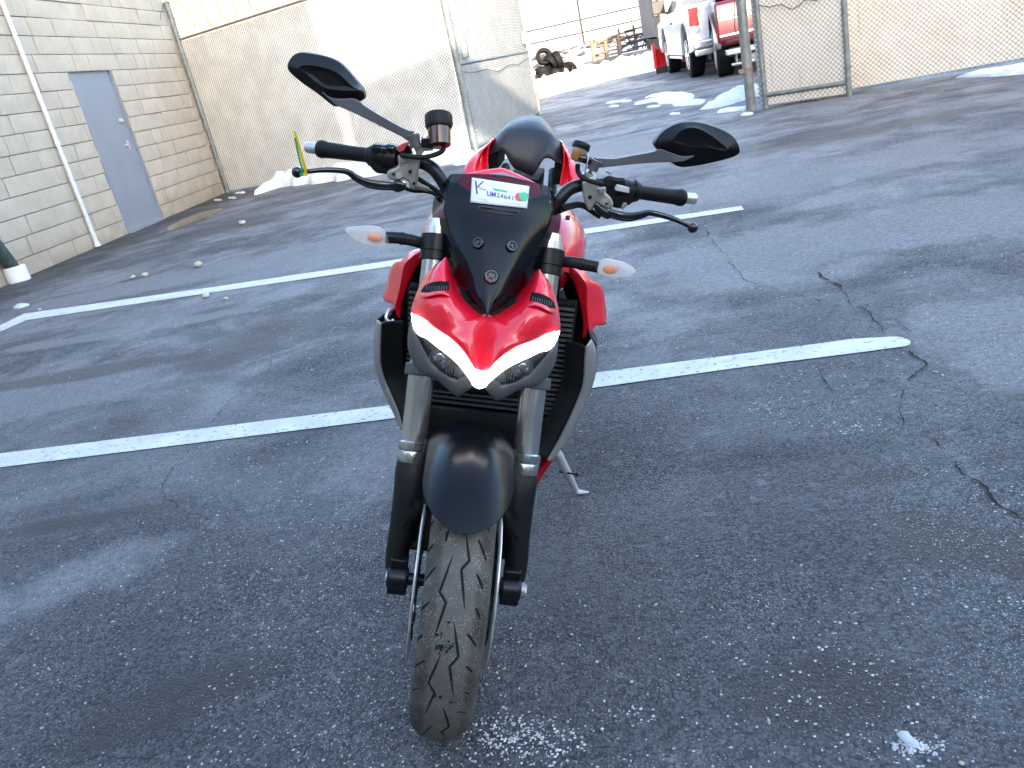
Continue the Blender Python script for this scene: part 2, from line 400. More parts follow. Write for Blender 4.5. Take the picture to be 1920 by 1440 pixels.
M['rock'] = mat('rock', (.05, .047, .05), .9, var=.5, vs=2, bump=.03, bs=6)
M['metal_wall'] = mat('pale metal cladding', (.135, .145, .16), .5, var=.05, vs=.4)
M['beige_wall'] = mat('beige render', (.24, .19, .14), .9, var=.1)
M['brick_dark'] = mat('grey brown building', (.20, .18, .16), .9, var=.2)
M['truck_white'] = mat('white truck paint', (.72, .74, .77), .22, coat=.6, var=.04)
M['maroon'] = mat('maroon metallic paint', (.085, .006, .010), .22, coat=1, metal=.3, var=.06)
M['car_glass'] = mat('car glass', (.045, .06, .065), .06, coat=.5, var=0)
M['tail'] = mat('tail lamp red', (.65, .01, .01), .15, coat=.7, var=.1)
M['plow'] = mat('plow red', (.55, .015, .02), .35, var=.15)
M['car_black'] = mat('black trim', (.015, .015, .016), .5, var=.1)
M['stone'] = mat('pale stone', (.50, .45, .38), .85, var=.25, vs=40)
M['grit'] = mat('salt grit', (.55, .55, .55), .8, var=.3, vs=30)
M['crack'] = mat('crack shadow filler', (.008, .008, .009), .95, var=.3)
M['puddle'] = mat('muddy puddle', (.085, .062, .04), .08, var=.3, vs=2)

# ------------------------------------------------------------------ ground
g = MB(); N_ = 24
xs = [-400, -120, -40, -12, -6, -3, 0, 3, 6, 12, 40, 120, 400]; ys = [-400, -100, -30, -8, 0, 3, 6, 12, 20, 60, 200, 600]
g.grid([[V((x, y, 0)) for x in xs] for y in ys])
tag(g.build('ground', M['asphalt'], smooth=False, fix=False), kind='structure')

def line(topx, botx, name='parking_line', round_end=False):
    a = [G(*p, .004) for p in topx]; b_ = [G(*p, .004) for p in botx]
    m = MB(); n = len(a); m.add(a + b_, [(i, i + 1, n + i + 1, n + i) for i in range(n - 1)])
    if round_end:
        c0 = (a[-1] + b_[-1]) / 2; r_ = (a[-1] - b_[-1]).length / 2; d = (a[-1] - a[-2]).normalized(); s_ = (a[-1] - b_[-1]).normalized()
        m.poly([c0 + s_ * r_ * cos(k * pi / 8) + d * r_ * .8 * sin(k * pi / 8) for k in range(9)])
    return tag(m.build(name, M['paint'], smooth=False, fix=False), kind='structure')
line([(-700, 936), (0, 850), (730, 760), (1113, 699), (1400, 662), (1600, 635), (1672, 631)], [(-700, 968), (0, 876), (730, 785), (1113, 727), (1400, 687), (1600, 662), (1690, 650)], round_end=True)
line([(45, 588), (400, 538), (735, 488), (1090, 430), (1390, 386)], [(50, 600), (400, 548), (735, 499), (1090, 440), (1395, 393)])
line([(-260, 740), (0, 610), (45, 588)], [(-250, 762), (0, 622), (50, 600)])

def crack(pts, w0=.007, z=.0015):
    P = [G(*p) for p in pts]; out = []
    for i in range(len(P) - 1):
        n = max(2, int((P[i + 1] - P[i]).length / .014))
        for k in range(n): out.append(P[i].lerp(P[i + 1], k / n))
    out.append(P[-1]); m = MB(); L_, R_ = [], []
    for i, p in enumerate(out):
        d = (out[min(i + 1, len(out) - 1)] - out[max(i - 1, 0)]).normalized(); s_ = V((-d.y, d.x, 0))
        q = p + s_ * (.020 * noise.noise(V((i * .16, w0 * 900, 1))) + random.uniform(-.003, .003)); wd = w0 * (.62 + .9 * noise.noise(V((i * .23, 7, w0 * 500)))) * random.uniform(.5, 1.2) * min(1, i / 3 + .1, (len(out) - 1 - i) / 3 + .1)
        L_.append(q + s_ * wd + V((0, 0, z + .004))); R_.append(q - s_ * wd + V((0, 0, z + .004)))
    m.grid([L_, R_]); return tag(m.build('crack', M['crack'], smooth=False, fix=False), kind='structure')
def zz(l, x0, y0, s): return [(x / s + x0, y / s + y0) for x, y in l]
K1 = [[(1000, 300), (1060, 340), (1100, 365), (1130, 390)], [(1130, 390), (1150, 430), (1160, 460), (1220, 470), (1260, 510), (1300, 570), (1320, 590)],
      [(800, 375), (900, 400), (1000, 430), (1060, 455), (1150, 460)], [(1420, 645), (1445, 680), (1480, 715), (1460, 760), (1410, 797)],
      [(1380, 820), (1395, 880), (1395, 940), (1410, 1000)], [(1500, 1030), (1560, 1080), (1620, 1140)], [(1620, 1140), (1680, 1210), (1750, 1275), (1820, 1330), (1880, 1390), (1930, 1440)],
      [(1010, 710), (1035, 770), (1060, 820), (1100, 845)], [(520, 90), (540, 150), (600, 220), (650, 290), (700, 340), (800, 375)],
      [(1250, 760), (1320, 800), (1380, 820)], [(735, 1080), (740, 1130), (730, 1170)], [(1260, 500), (1350, 520), (1400, 560), (1440, 585)], [(465, 10), (470, 45), (500, 48)]]
KW = [.008, .0035, .0022, .006, .0028, .0030, .0048, .0035, .003, .002, .0022, .002, .003]
for k, wd in zip(K1, KW): crack(zz(k, 1100, 380, 2.3415), wd)
for k, wd in (([(1020, 250), (1015, 300), (960, 340), (900, 390), (830, 460), (800, 510)], .0022), ([(720, 600), (640, 690), (610, 740), (625, 790), (690, 840), (760, 860), (800, 880)], .0022)): crack(zz(k, 0, 540, 2), wd)
for k, wd in (([(1290, 1260), (1270, 1320), (1240, 1360)], .003), ([(350, 1430), (480, 1400), (600, 1415), (800, 1410)], .0018), ([(1550, 1285), (1530, 1350), (1510, 1420)], .003)): crack(zz(k, 0, 900, 2.667), wd)

# grit scattered on the asphalt
gr = MB()
OCT = [(1, 0, 0), (-1, 0, 0), (0, 1, 0), (0, -1, 0), (0, 0, 1), (0, 0, -.5)]
OF = [(0, 2, 4), (2, 1, 4), (1, 3, 4), (3, 0, 4), (2, 0, 5), (1, 2, 5), (3, 1, 5), (0, 3, 5)]
def grain(m, p, r_):
    a = random.uniform(0, 6.28); s_ = [r_ * random.uniform(.6, 1.3) for _ in range(3)]; s_[2] *= .7
    m.add([(p[0] + (x * cos(a) - y * sin(a)) * s_[0], p[1] + (x * sin(a) + y * cos(a)) * s_[1], z * s_[2] + s_[2] * .3) for x, y, z in OCT], OF)
for i in range(9000):
    px, py = random.uniform(-40, 1960), random.uniform(420, 1460)
    p = G(px, py)
    dns = noise.noise(V((p.x * 1.6, p.y * 1.6, 3))) + .55 * (1 if (350 < px < 760 and py > 820) else 0) - .25 * (1 if px > 1000 and py > 800 else 0)
    if random.random() < .42 + dns * .9: grain(gr, p, random.choice((.0012, .0016, .0022, .0032)) * (1 + p.y * .12))
for cx_, cy_, sp, k in ((960, 1370, 60, 260), (1000, 1400, 50, 160), (1712, 1400, 26, 130), (1450, 760, 40, 60), (1590, 800, 35, 70), (1180, 1340, 30, 30)):
    for i in range(k): grain(gr, G(random.gauss(cx_, sp), random.gauss(cy_, sp * .35)), random.choice((.0015, .0022, .003, .004)))
tag(gr.build('salt_grit', M['grit'], smooth=False, fix=False), kind='stuff')
def stone(px, py, r_, lab, m=None, cat='stone'):
    if py > 690: r_ *= .55
    p = G(px, py); s_ = MB(); R = []
    for i in range(7):
        a = pi * i / 6
        R.append([V((r_ * max(sin(a), .02) * cos(k * pi / 5), r_ * .8 * max(sin(a), .02) * sin(k * pi / 5), r_ * .62 * cos(a))) * (1 + .28 * noise.noise(V((i * .9 + px, k * 1.1, py)))) for k in range(10)])
    s_.rings(R); o = s_.build('stone', m or M['stone'], smooth=True, ang=60); o.location = (p.x, p.y, r_ * .45); o.rotation_euler.z = px
    return tag(o, lab, cat, 'loose pale stones on the asphalt')
for px, py, r_, lab in ((455, 421, .055, 'pale stone nearest the snow bank on the icy asphalt'), (373, 500, .055, 'round pale stone just above the far parking line'),
        (273, 518, .04, 'larger stone of the close pair above the far parking line'), (250, 522, .033, 'smaller stone of the close pair above the far parking line'),
        (388, 558, .038, 'flat pale stone just below the far parking line'), (424, 562, .022, 'small pinkish stone below the far parking line'),
        (75, 582, .02, 'tiny white stone on the bend of the far parking line'), (1502, 1061, .0075, 'white pebble on the dark asphalt right of the front wheel'),
        (1352, 1304, .007, 'tan pebble on the asphalt right of the front tyre'), (1119, 1242, .008, 'round white pebble right of the front tyre'),
        (1640, 985, .008, 'flat beige pebble near the dark stain'), (1072, 1191, .008, 'brownish pebble beside the front tyre'), (750, 1214, .008, 'orange tinted pebble left of the front tyre'),
        (1803, 1433, .010, 'white pebble at the bottom right corner of the lot'), (1755, 699, .012, 'white pebble right of the end of the near parking line'), (1767, 705, .012, 'pebble touching the white one past the near parking line')):
    stone(px, py, r_, lab)

# ------------------------------------------------------------------ snow
def mound(path, wid, hgt, n=110, k=20, lump=.5, seed=0):
    P = crv(path, n); m = MB(); rows = []
    for i, p in enumerate(P):
        d = (P[min(i + 1, n - 1)] - P[max(i - 1, 0)]); d.z = 0; d.normalize(); s_ = V((-d.y, d.x, 0)); t_ = i / (n - 1); e = min(1, t_ * 6, (1 - t_) * 6) ** .6
        ww = wid[0] + (wid[-1] - wid[0]) * t_; hh = hgt[0] + (hgt[-1] - hgt[0]) * t_
        ww *= max(.05, e) * (1 + .45 * noise.noise(V((p.x * 1.7, p.y * 1.7, seed)))); row = []
        for j in range(k + 1):
            q = j / k * 2 - 1; pt = p + s_ * q * ww * (1 + .3 * noise.noise(V((p.x * 4 + j * .15, p.y * 4, seed + 9))))
            z = hh * e * (1 - q * q) ** .7 * (1 + lump * noise.noise(V((pt.x * 2.6, pt.y * 2.6, seed))) + lump * .5 * noise.noise(V((pt.x * 8, pt.y * 8, seed))))
            row.append(V((pt.x, pt.y, max(z, 0) if 0 < j < k else -.02)))
        rows.append(row)
    return m.grid(rows)
def snow(name, *a, **k): return tag(mound(*a, **k).build(name, M['snow'], ang=80, fix=False), kind='structure')
snow('snow_bank', [G(478, 366), G(540, 345), G(620, 335), G(720, 322), G(800, 305), G(880, 296)], [.28, .55], [.22, .24], seed=1)
snow('snow_bank', [G(800, 298), G(880, 300), G(940, 296), G(1010, 275)], [.45, .3], [.10, .06], seed=2)
snow('snow_patch', [G(1198, 196), G(1240, 185), G(1275, 190), G(1312, 196)], [.40, .2], [.04, .03], seed=3)
snow('snow_patch', [G(1225, 178), G(1262, 178), G(1290, 186)], [.3, .2], [.04, .03], seed=4)
snow('snow_bank', [G(1312, 206), G(1350, 198), G(1380, 188), G(1402, 178)], [.14, .45], [.05, .20], seed=5)
snow('snow_patch', [G(1350, 209), G(1385, 206), G(1408, 203)], [.16, .14], [.04, .05], seed=6)
snow('snow_patch', [G(1428, 198), G(1470, 192), G(1540, 186)], [.09, .05], [.04, .03], seed=7)
snow('snow_bank', [G(1792, 146), G(1850, 140), G(1920, 134), G(2060, 120)], [.08, .28], [.03, .10], seed=8)
snow('snow_ridge', [G(1005, 186), G(1040, 172), G(1090, 158), G(1140, 146), G(1190, 137), G(1240, 130)], [1.6, 1.8], [.45, .55], seed=9, n=90)
for i, (px, py, r_) in enumerate(((1150, 192, .3), (1172, 190, .2), (1150, 200, .12), (1400, 215, .14), (1265, 214, .12), (1225, 200, .25), (40, 575, .12), (450, 362, .12), (435, 372, .06), (408, 376, .05))):
    snow('snow_patch', [G(px - 6, py), G(px, py), G(px + 8, py)], [r_ * .5, r_ * .5], [.03, .03], n=14, k=8, seed=20 + i)
cl = snow('salt_clump', [G(1690, 1372), G(1700, 1385), G(1722, 1400)], [.013, .010], [.009, .004], n=30, k=14, lump=1.1, seed=40)
pd = MB(); cen = G(358, 413)
pd.poly([cen + V((.28 * cos(a) * (1 + .2 * sin(3 * a)), 1.15 * sin(a) * (1 + .15 * cos(2 * a)), .005)) for a in [k * 2 * pi / 28 for k in range(28)]])
tag(pd.build('puddle', M['puddle'], smooth=False, fix=False), kind='structure')

# ------------------------------------------------------------------ block building on the left
WX = -7.28; WY0, WY1, WH = -14.0, 16.92, 5.2
bld = empty('block_building', loc=(WX, 12, 0))
def part(m, name, mt, parent, off=None, **k):
    o = m.build(name, mt, parent, **k)
    if off is not None: pass
    return o
iw = Matrix.Translation(bld.location).inverted()
def bpart(m, name, mt, parent=None, **k):
    m.v = [tuple(V(x) - V((WX, 12, 0))) for x in m.v]; return m.build(name, mt, parent or bld, **k)
DY0, DY1, DZ = 12.80, 14.11, 2.60
mm = MB(); mm.bb((WX - 9, WY0, 0), (WX - .06, DY0 - .02, WH)); mm.bb((WX - 9, DY1 + .02, 0), (WX - .06, WY1, WH)); mm.bb((WX - 9, DY0 - .02, DZ + .02), (WX - .06, DY1 + .02, WH))
bpart(mm, 'wall', M['mortar'], smooth=False)
CH = .25; protos = []
for k in range(7):
    L_ = .60; m = MB(); nx, nz = 9, 5; gd = []
    for i in range(nz):
        row = []
        for j in range(nx):
            y, z = (j / (nx - 1) - .5) * (L_ - .012), (i / (nz - 1) - .5) * (CH - .010)
            e = (j in (0, nx - 1)) or (i in (0, nz - 1))
            row.append(V((0.0 if e else .006 + .010 * noise.noise(V((k * 7, y * 7, z * 9))), y, z)))
        gd.append(row)
    back = [[V((-.07, p.y, p.z)) for p in r_] for r_ in gd]
    m.grid(gd)
    per = [gd[0][j] for j in range(nx)] + [gd[i][-1] for i in range(1, nz)] + [gd[-1][j] for j in range(nx - 2, -1, -1)] + [gd[i][0] for i in range(nz - 2, 0, -1)]
    m.rings([per, [V((-.07, p.y, p.z)) for p in per]], False, False)
    protos.append(m.mesh('block', M['block'], True, 25))
def block(y0, y1, z0, z1):
    o = bpy.data.objects.new('block', random.choice(protos)); COL.objects.link(o); o.parent = bld
    o.location = (random.uniform(-.012, .008), (y0 + y1) / 2 - 12, (z0 + z1) / 2); o.scale = (1, (y1 - y0) / .60, (z1 - z0) / CH)
    if random.random() < .5: o.rotation_euler = (pi, 0, 0)
nrow = 15
for r_ in range(nrow):
    z0 = r_ * CH - .02; y = 8.6 + (r_ % 2) * .3 - random.uniform(0, .1)
    while y < WY1:
        L_ = random.choice((.6, .6, .6, .42, .33, .6)); y1 = min(y + L_, WY1)
        a, b_ = y, y1
        if z0 + CH / 2 < DZ:
            if a < DY0 < b_: b_ = DY0
            elif DY0 <= a < DY1:
                y = DY1; continue
        if b_ - a > .06: block(a, b_, max(z0, 0), z0 + CH if not (z0 < DZ < z0 + CH and DY0 - .01 < a < DY1) else z0 + CH)
        y = DY1 if (z0 + CH / 2 < DZ and b_ == DY0) else y1
mo = MB()
for r_ in range(-0, 21):
    for k in range(0): pass
# courses nearer than the frame's edge and above it, joined
for r_ in range(21):
    y = WY0 if r_ < nrow else WY0; yend = 8.5 if r_ < nrow else WY1
    while y < yend - .05:
        y1 = min(y + .6, yend); mo.bb((WX - .07, y + .008, r_ * CH - .02 + .007 if r_ else 0), (WX + .012, y1 - .008, (r_ + 1) * CH - .027)); y = y1
tag(bpart(mo, 'block_rows', M['block'], smooth=False, fix=False), kind='stuff')
dr = MB(); dr.bb((WX - .10, DY0 + .04, .03), (WX - .055, DY1 - .04, DZ - .05)); door = bpart(dr, 'door', M['door'], bevel=.004, smooth=False)
fr = MB()
for a, b_ in (((WX - .11, DY0, 0), (WX - .02, DY0 + .05, DZ)), ((WX - .11, DY1 - .05, 0), (WX - .02, DY1, DZ)), ((WX - .11, DY0 + .05, DZ - .06), (WX - .02, DY1 - .05, DZ))): fr.bb(a, b_)
bpart(fr, 'door_frame', M['door_frame'], smooth=False)
th = MB(); th.bb((WX - .1, DY0 + .05, 0), (WX + .03, DY1 - .05, .028)); bpart(th, 'threshold', M['alu'], smooth=False)
def dpart(m, name, mt): m.v = [tuple(V(x) - V((WX, 12, 0))) for x in m.v]; return m.build(name, mt, door)
h1 = PX(243, 271, WX); m = MB(); m.cyl((WX - .06, h1.y - .02, h1.z), (WX - .02, h1.y - .02, h1.z), .028, .024); m.tube([(WX - .03, h1.y - .02, h1.z), (WX + .0, h1.y - .03, h1.z), (WX + .005, h1.y - .10, h1.z - .01)], .010); dpart(m, 'door_handle', M['steel'])
m = MB(); m.bb((WX - .055, h1.y + .05, h1.z - .07), (WX - .045, h1.y + .08, h1.z + .07)); dpart(m, 'latch_guard', M['steel'])
h2 = PX(231, 225, WX); m = MB(); m.cyl((WX - .06, h2.y, h2.z), (WX - .01, h2.y, h2.z), .034, .03); dpart(m, 'deadbolt', M['steel'])
for py_, px_ in ((160, 139), (290, 187), (410, 232)):
    q = PX(px_, py_, WX); m = MB(); m.cyl((WX - .03, DY0 + .03, q.z - .07), (WX - .03, DY0 + .03, q.z + .07), .012, n=10); dpart(m, 'hinge', M['steel'])
a, b_ = PX(187, 465, WX + .05), PX(104, 270, WX + .05)
m = MB(); m.tube([(WX + .05, 11.78, 0.03), (WX + .05, 11.78, 5.1)], .032, 12); m.tube([(WX + .05, 11.78, b_.z - .03), (WX + .05, 11.78, b_.z + .03)], .04, 12); m.tube([(WX + .05, 11.78, .10), (WX + .05, 11.78, .02)], [.032, .05], 12)
bpart(m, 'conduit', M['white_paint'])
m = MB(); m.bb((WX - .02, WY1 - .01, 0), (WX + .045, WY1 + .05, WH)); bpart(m, 'corner_trim', M['white_paint'], smooth=False, bevel=.004)
m = MB(); m.bb((WX - 9.2, WY0 - .1, WH), (WX + .15, WY1 + .1, WH + .25)); bpart(m, 'roof_edge', M['white_paint'], smooth=False)
tag(bld, 'tan split face block building with a blue grey steel door', 'building')
dp = empty('drain_pipe', loc=G(38, 528)); gp = dp.location
q = PX(0, 428, WX + .25)
m = MB(); m.tube([(0, 0, .12), (-.02, -.22, .75), (-.03, -.35, 1.4), (-.05, -.7, 3.2)], .085, 16); m.build('pipe', M['dark_green'], dp)
m = MB(); m.stack((0, 0, 0), (0, 0, .20), [(0, .125), (.04, .135), (.9, .13), (1, .12)]); m.build('pipe_collar', M['pvc'], dp)
tag(dp, 'dark green drain pipe standing in a white collar by the block wall', 'drain pipe')

# ------------------------------------------------------------------ chain link fences
def fence(name, A, Bp, H, label, posts, slat_mat, wire_mat, rail_h=(), post_r=.035, pitch=.062, fh=None, wire=.0033, bottom=.02, parent_thick=0, slat_y=0):
    A, Bp = V(A), V(Bp); d = (Bp - A); L_ = d.length; d.normalize(); nrm = V((-d.y, d.x, 0))
    if nrm.y > 0: nrm = -nrm
    root = empty(name, loc=A); P = lambda s_, z, o=0: d * s_ + V((0, 0, z)) + nrm * o
    # wires: two families of diagonals, zigzag in depth like woven mesh
    m = MB(); hh = H - bottom; n = int((L_ + hh) / pitch)
    for fam in (0, 1):
        for i in range(n + 1):
            s0 = i * pitch
            a0, z0 = (s0, 0) if s0 <= L_ else (L_, s0 - L_)
            s_end = min(s0, hh); a1, z1 = s0 - s_end, s_end
            if abs(z1 - z0) < .01: continue
            if fam: a0, a1 = L_ - a0, L_ - a1
            m.tube([P(a0, z0 + bottom, .004 if fam else .009), P(a1, z1 + bottom, .004 if fam else .009)], wire, 3, False)
    tag(m.build('wire_mesh', wire_mat, root, smooth=False, fix=False), kind='stuff')
    m = MB(); k = 0; s_ = .02
    while s_ < L_ - .02:
        w_ = pitch * .985; jj = random.uniform(-.0012, .0012); dz = random.uniform(-.03, .01)
        q = [P(s_, bottom + .02, -.004 + jj), P(s_ + w_, bottom + .02, -.004 + jj), P(s_ + w_, H - .04 + dz, -.004 + jj), P(s_, H - .04 + dz, -.004 + jj)]
        m.poly(q, nrm * -.003); s_ += pitch
    tag(m.build('privacy_slats', slat_mat, root, smooth=False, fix=False), kind='stuff')
    for s_, r_, z in posts:
        m = MB(); m.tube([P(s_, 0), P(s_, z)], r_, 14); m.ball(P(s_, z), r_ * 1.1, (1, 1, .6)); m.build('fence_post', M['galv'], root)
        m = MB()
        for zz_ in (.35, .95, 1.55, 2.1, 2.6):
            if zz_ < z: m.tube([P(s_, zz_ - .012), P(s_, zz_ + .012)], r_ * 1.18, 12); m.box(P(s_, zz_, .0) + nrm * (r_ * 1.3), (.03, .03, .02))
        m.build('tension_band', M['galv'], root)
    for z, mt, rr in rail_h:
        m = MB(); m.tube([P(0, z), P(L_, z)], rr, 10); m.build('rail', mt, root)
    tag(root, label, 'fence'); return root, P, L_
A_, B_ = G(424, 362), G(885, 288)
f1, P1, L1 = fence('chain_link_fence', (A_.x + .02, A_.y, 0), (B_.x, B_.y, 0), 2.96, 'tall chain link fence with white slats and razor wire beside the block building', [(.04, .055, 3.62)], M['slat'], M['galv_dark'], [(2.96, M['rail'], .022)])
m = MB(); pts = []
for i in range(420):
    a = i * .21; s_ = i / 420 * 5.4 + .1; pts.append(P1(s_, 3.32 + .30 * sin(a), .30 * cos(a)))
m.tube(pts, .006, 3, False); m.build('razor_wire', M['galv_dark'], f1, fix=False)
m = MB()
for z in (3.1, 3.35, 3.6): m.tube([P1(0, z), P1(5.6, z - .05)], .003, 3)
m.build('barbed_strand', M['galv_dark'], f1)
C_, D_ = G(893, 284), G(1012, 215)
def gate(name, A, Bp, H, label, mids, slat_mat, wire_mat, pr, brx=()):
    A, Bp = V(A), V(Bp); L_ = (Bp - A).length
    root, P, L_ = fence(name, A, Bp, H, label, [(0, pr, H + .05), (L_, pr, H + .05)], slat_mat, wire_mat, [(z, M['galv'], .028) for z in mids])
    root['category'] = 'gate'; m = MB()
    m.tube([P(.05 + (L_ - .1) * k / 14, 1.28 - .10 * sin(k / 14 * pi) * (1 + .4 * sin(k * 1.3)), .04) for k in range(15)], .006, 5); m.build('hanging_cable', M['car_black'], root)
    for s_, z in brx:
        m = MB(); m.box(P(s_, z, .05), (.10, .10, .26)); m.build('control_box', M['galv'], root, bevel=.01)
    return root, P, L_
g1, PG1, LG1 = gate('gate_leaf', (C_.x, C_.y, 0), (D_.x, D_.y, 0), 2.9, 'open slatted gate leaf swung back behind the motorcycle seat', (1.41, 2.87, .06), M['slat'], M['galv_dark'], .062, [(.45, 1.62), (5.6, 1.7)])
A2, B2 = G(1428, 205), G(1587, 180)
f2e = G(1920, 116); d2 = (f2e - G(1420, 205)); f2e2 = G(1420, 205) + d2 * 2.6
f2, P2, L2 = fence('chain_link_fence', (A2.x, A2.y + .16, 0), (f2e2.x, f2e2.y + .16, 0), 2.96, 'long rust stained chain link fence with cream slats on the right', [(3.4, .045, 3.0), (6.4, .045, 3.0)], M['slat_rust'], M['rusty'], [(2.96, M['rail'], .022)])
g2, PG2, LG2 = gate('gate_leaf', (A2.x + .06, A2.y, 0), (B2.x, B2.y - .12, 0), 2.9, 'rust stained gate leaf folded against the right hand fence', (1.45, 2.87, .17), M['slat_rust'], M['rusty'], .035, [(.2, 1.75)])
gpst = empty('gate_post', loc=G(1409, 206)); m = MB(); m.tube([(0, 0, 0), (0, 0, 3.6)], .066, 18); m.build('post', M['galv'], gpst)
for z in (.52, 1.62, 2.6): m = MB(); m.tube([(0, 0, z - .03), (0, 0, z + .03)], .076, 16); m.box((-.08, -.02, z), (.08, .05, .05)); m.build('hinge_clamp', M['rusty'], gpst)
m = MB(); m.tube([(-.06, -.06, 1.6), (-.11, -.1, 1.3), (-.13, -.1, 1.05), (-.10, -.08, .98)], .006, 5); m.build('cable', M['car_black'], gpst)
tag(gpst, 'thick galvanised gate post beside the maroon truck', 'post')
lk = MB(); q = PG1(LG1, .42); lk.box((0, 0, 0), (.16, .06, .10)); lk.tube([(.06, 0, 0), (.14, 0, -.02), (.14, 0, -.12)], .02, 8)
lo = lk.build('gate_latch', M['rusty'], g1); lo.location = q + V((.08, -.05, 0))

# ------------------------------------------------------------------ the yard behind
def rel(m, o): m.v = [tuple(V(x) - o) for x in m.v]; return m
emb = MB(); rows = []
for j, y in enumerate((49, 49.02, 52, 55, 58, 62, 75)):
    rows.append([V((x, y, (-.05 if j == 0 else .55 + .75 * (1 - math.exp(-(y - 49) / 4))) + (0 if j < 2 else .25 * noise.noise(V((x * .5, y * .5, 1)))))) for x in [k * 1.0 - 30 for k in range(90)]])
emb.grid(rows); tag(emb.build('snowy_embankment', M['snow'], ang=70, fix=False), kind='structure')
kb = MB(); kb.bb((-20, 48.4, 0), (26, 48.95, .42)); tag(kb.build('kerb_wall', M['concrete'], smooth=False), 'low concrete kerb wall under the snowy rubble', 'wall')
rk = MB()
for i in range(420):
    x, y = random.uniform(-6, 18), random.uniform(49.3, 58); z = .55 + .75 * (1 - math.exp(-(y - 49) / 4)); r_ = random.uniform(.10, .34)
    c0 = V((x, y, z + r_ * .1)); rk.add([c0 + V((a * r_ * random.uniform(.6, 1.3), b_ * r_ * random.uniform(.5, 1.2), c_ * r_ * .5)) for a, b_, c_ in OCT], OF)
tag(rk.build('rubble', M['rock'], smooth=False, fix=False), kind='stuff')
# white metal shed
sh = empty('metal_shed', loc=(0, 66, 0)); m = MB(); m.bb((-26, 0, .6), (14.6, 20, 14)); m.build('wall', M['metal_wall'], sh, smooth=False)
m = MB()
for k in range(68):
    x = -26 + k * .6; m.bb((x, -.05, 1.9), (x + .12, 0.0, 13.9))
tag(m.build('cladding_ribs', M['metal_wall'], sh, smooth=False), kind='stuff')
m = MB(); m.bb((-26, -.06, .6), (14.7, 0, 1.5)); m.build('base_band', M['brick_dark'], sh, smooth=False)
tag(sh, 'long white metal clad shed beyond the yard', 'shed')
gf = empty('rail_fence', loc=(0, 60, 0))
for z in (2.1, 2.9, 7.2): m = MB(); m.tube([(-20, 0, z), (16, 0, z)], .045, 5); m.build('rail', M['car_black'], gf)
for x in (-8, 1.5, 8.5): m = MB(); m.tube([(x, 0, 1.0), (x, 0, 7.2)], .06, 6); m.build('post', M['car_black'], gf)
tag(gf, 'thin metal rail fence in front of the white shed', 'fence')
# pallets
pg = G(1140, 120)
def pallet(z, lab, first=None):
    root = empty('pallet', loc=(PY(1140, 118, 46).x, 46, z))
    for k in range(3): m = MB(); m.bb((-.75 + k * .68, -.6, .03), (-.61 + k * .68, .6, .13)); m.build('bearer', M['wood'], root, smooth=False)
    for k in range(6):
        for zz_ in (0, .13): m = MB(); m.bb((-.75, -.6 + k * .22, zz_), (.75, -.6 + k * .22 + .11, zz_ + .025)); m.build('slat', M['wood'], root, smooth=False)
    return tag(root, lab, 'pallet', 'stacked wooden pallets on the kerb wall')
labs = ['lowest wooden pallet of the stack on the kerb wall', 'second pallet from the bottom of the stack', 'third pallet from the bottom of the stack', 'fourth pallet from the bottom of the stack', 'fifth pallet, just under the snow topped one', 'topmost pallet of the stack, capped with snow']
base_z = PY(1140, 123, 46).z
for k in range(6): pallet(max(.42, base_z) + k * .175, labs[k])
sn = MB(); x0 = PY(1140, 118, 46).x; sn.ball((0, 0, 0), 1, (.85, .68, .22), 16, 8)
so = sn.build('snow_cap', M['snow']); so.location = (x0, 46, max(.42, base_z) + 6 * .175); tag(so, kind='structure')
# tyre pile
def tyre_mesh(R=.36, w_=.13, rim=.21):
    m = MB(); prof = [(rim, -w_ * .75), (R * .8, -w_), (R * .96, -w_ * .85), (R, -w_ * .4), (R, w_ * .4), (R * .96, w_ * .85), (R * .8, w_), (rim, w_ * .75), (rim * 1.02, 0)]
    n = 20; vs = [(r_ * cos(2 * pi * k / n), r_ * sin(2 * pi * k / n), z) for k in range(n) for r_, z in prof]; q = len(prof)
    m.add(vs, [(k * q + j, ((k + 1) % n) * q + j, ((k + 1) % n) * q + (j + 1) % q, k * q + (j + 1) % q) for k in range(n) for j in range(q)]); return m.mesh('tyre', M['old_tyre'])
tm = tyre_mesh()
tl = [((1022, 152), 0, 0, 'bottom tyre of the left stack in the tyre pile'), ((1022, 152), .26, 0, 'middle tyre of the left stack in the tyre pile'), ((1022, 152), .52, 0, 'top tyre of the left stack in the tyre pile'),
      ((1008, 158), 0, 0, 'foremost tyre at the left end of the pile'), ((1008, 156), .24, .1, 'tyre resting on the foremost one of the pile'), ((1076, 138), .0, 0, 'lone tyre lying right of the pile'), ((1056, 150), .0, 0, 'flat tyre in front of the leaning ones'),
      ((1044, 150), 0, 0, 'bottom tyre in the middle of the pile'), ((1044, 149), .27, .3, 'tyre lying askew in the middle of the pile'), ((1026, 140), .85, 1.2, 'tyre leaning on top of the left stack'),
      ((1050, 140), .62, 1.3, 'upright tyre on the crest of the pile'), ((1060, 143), .1, 1.1, 'tyre leaning at the right end of the pile'), ((1068, 141), .1, 1.4, 'rusty rimmed tyre at the far right of the pile'), ((1036, 138), .75, .9, 'tilted tyre between the two crest tyres')]
for (px, py), z, rx, lab in tl:
    o = bpy.data.objects.new('tyre', tm); COL.objects.link(o); q = PY(px, py, 38.5); o.location = (q.x, 38.5 + random.uniform(-.2, .3), .14 + z + (.2 if rx > 1 else 0)); o.rotation_euler = (rx, random.uniform(-.2, .2), random.uniform(0, 3)); o.scale = (1.0, 1.0, 1.1)
    tag(o, lab, 'tyre', 'old tyres piled by the yard edge')
ck = MB(); cx0 = PY(1180, 100, 46).x
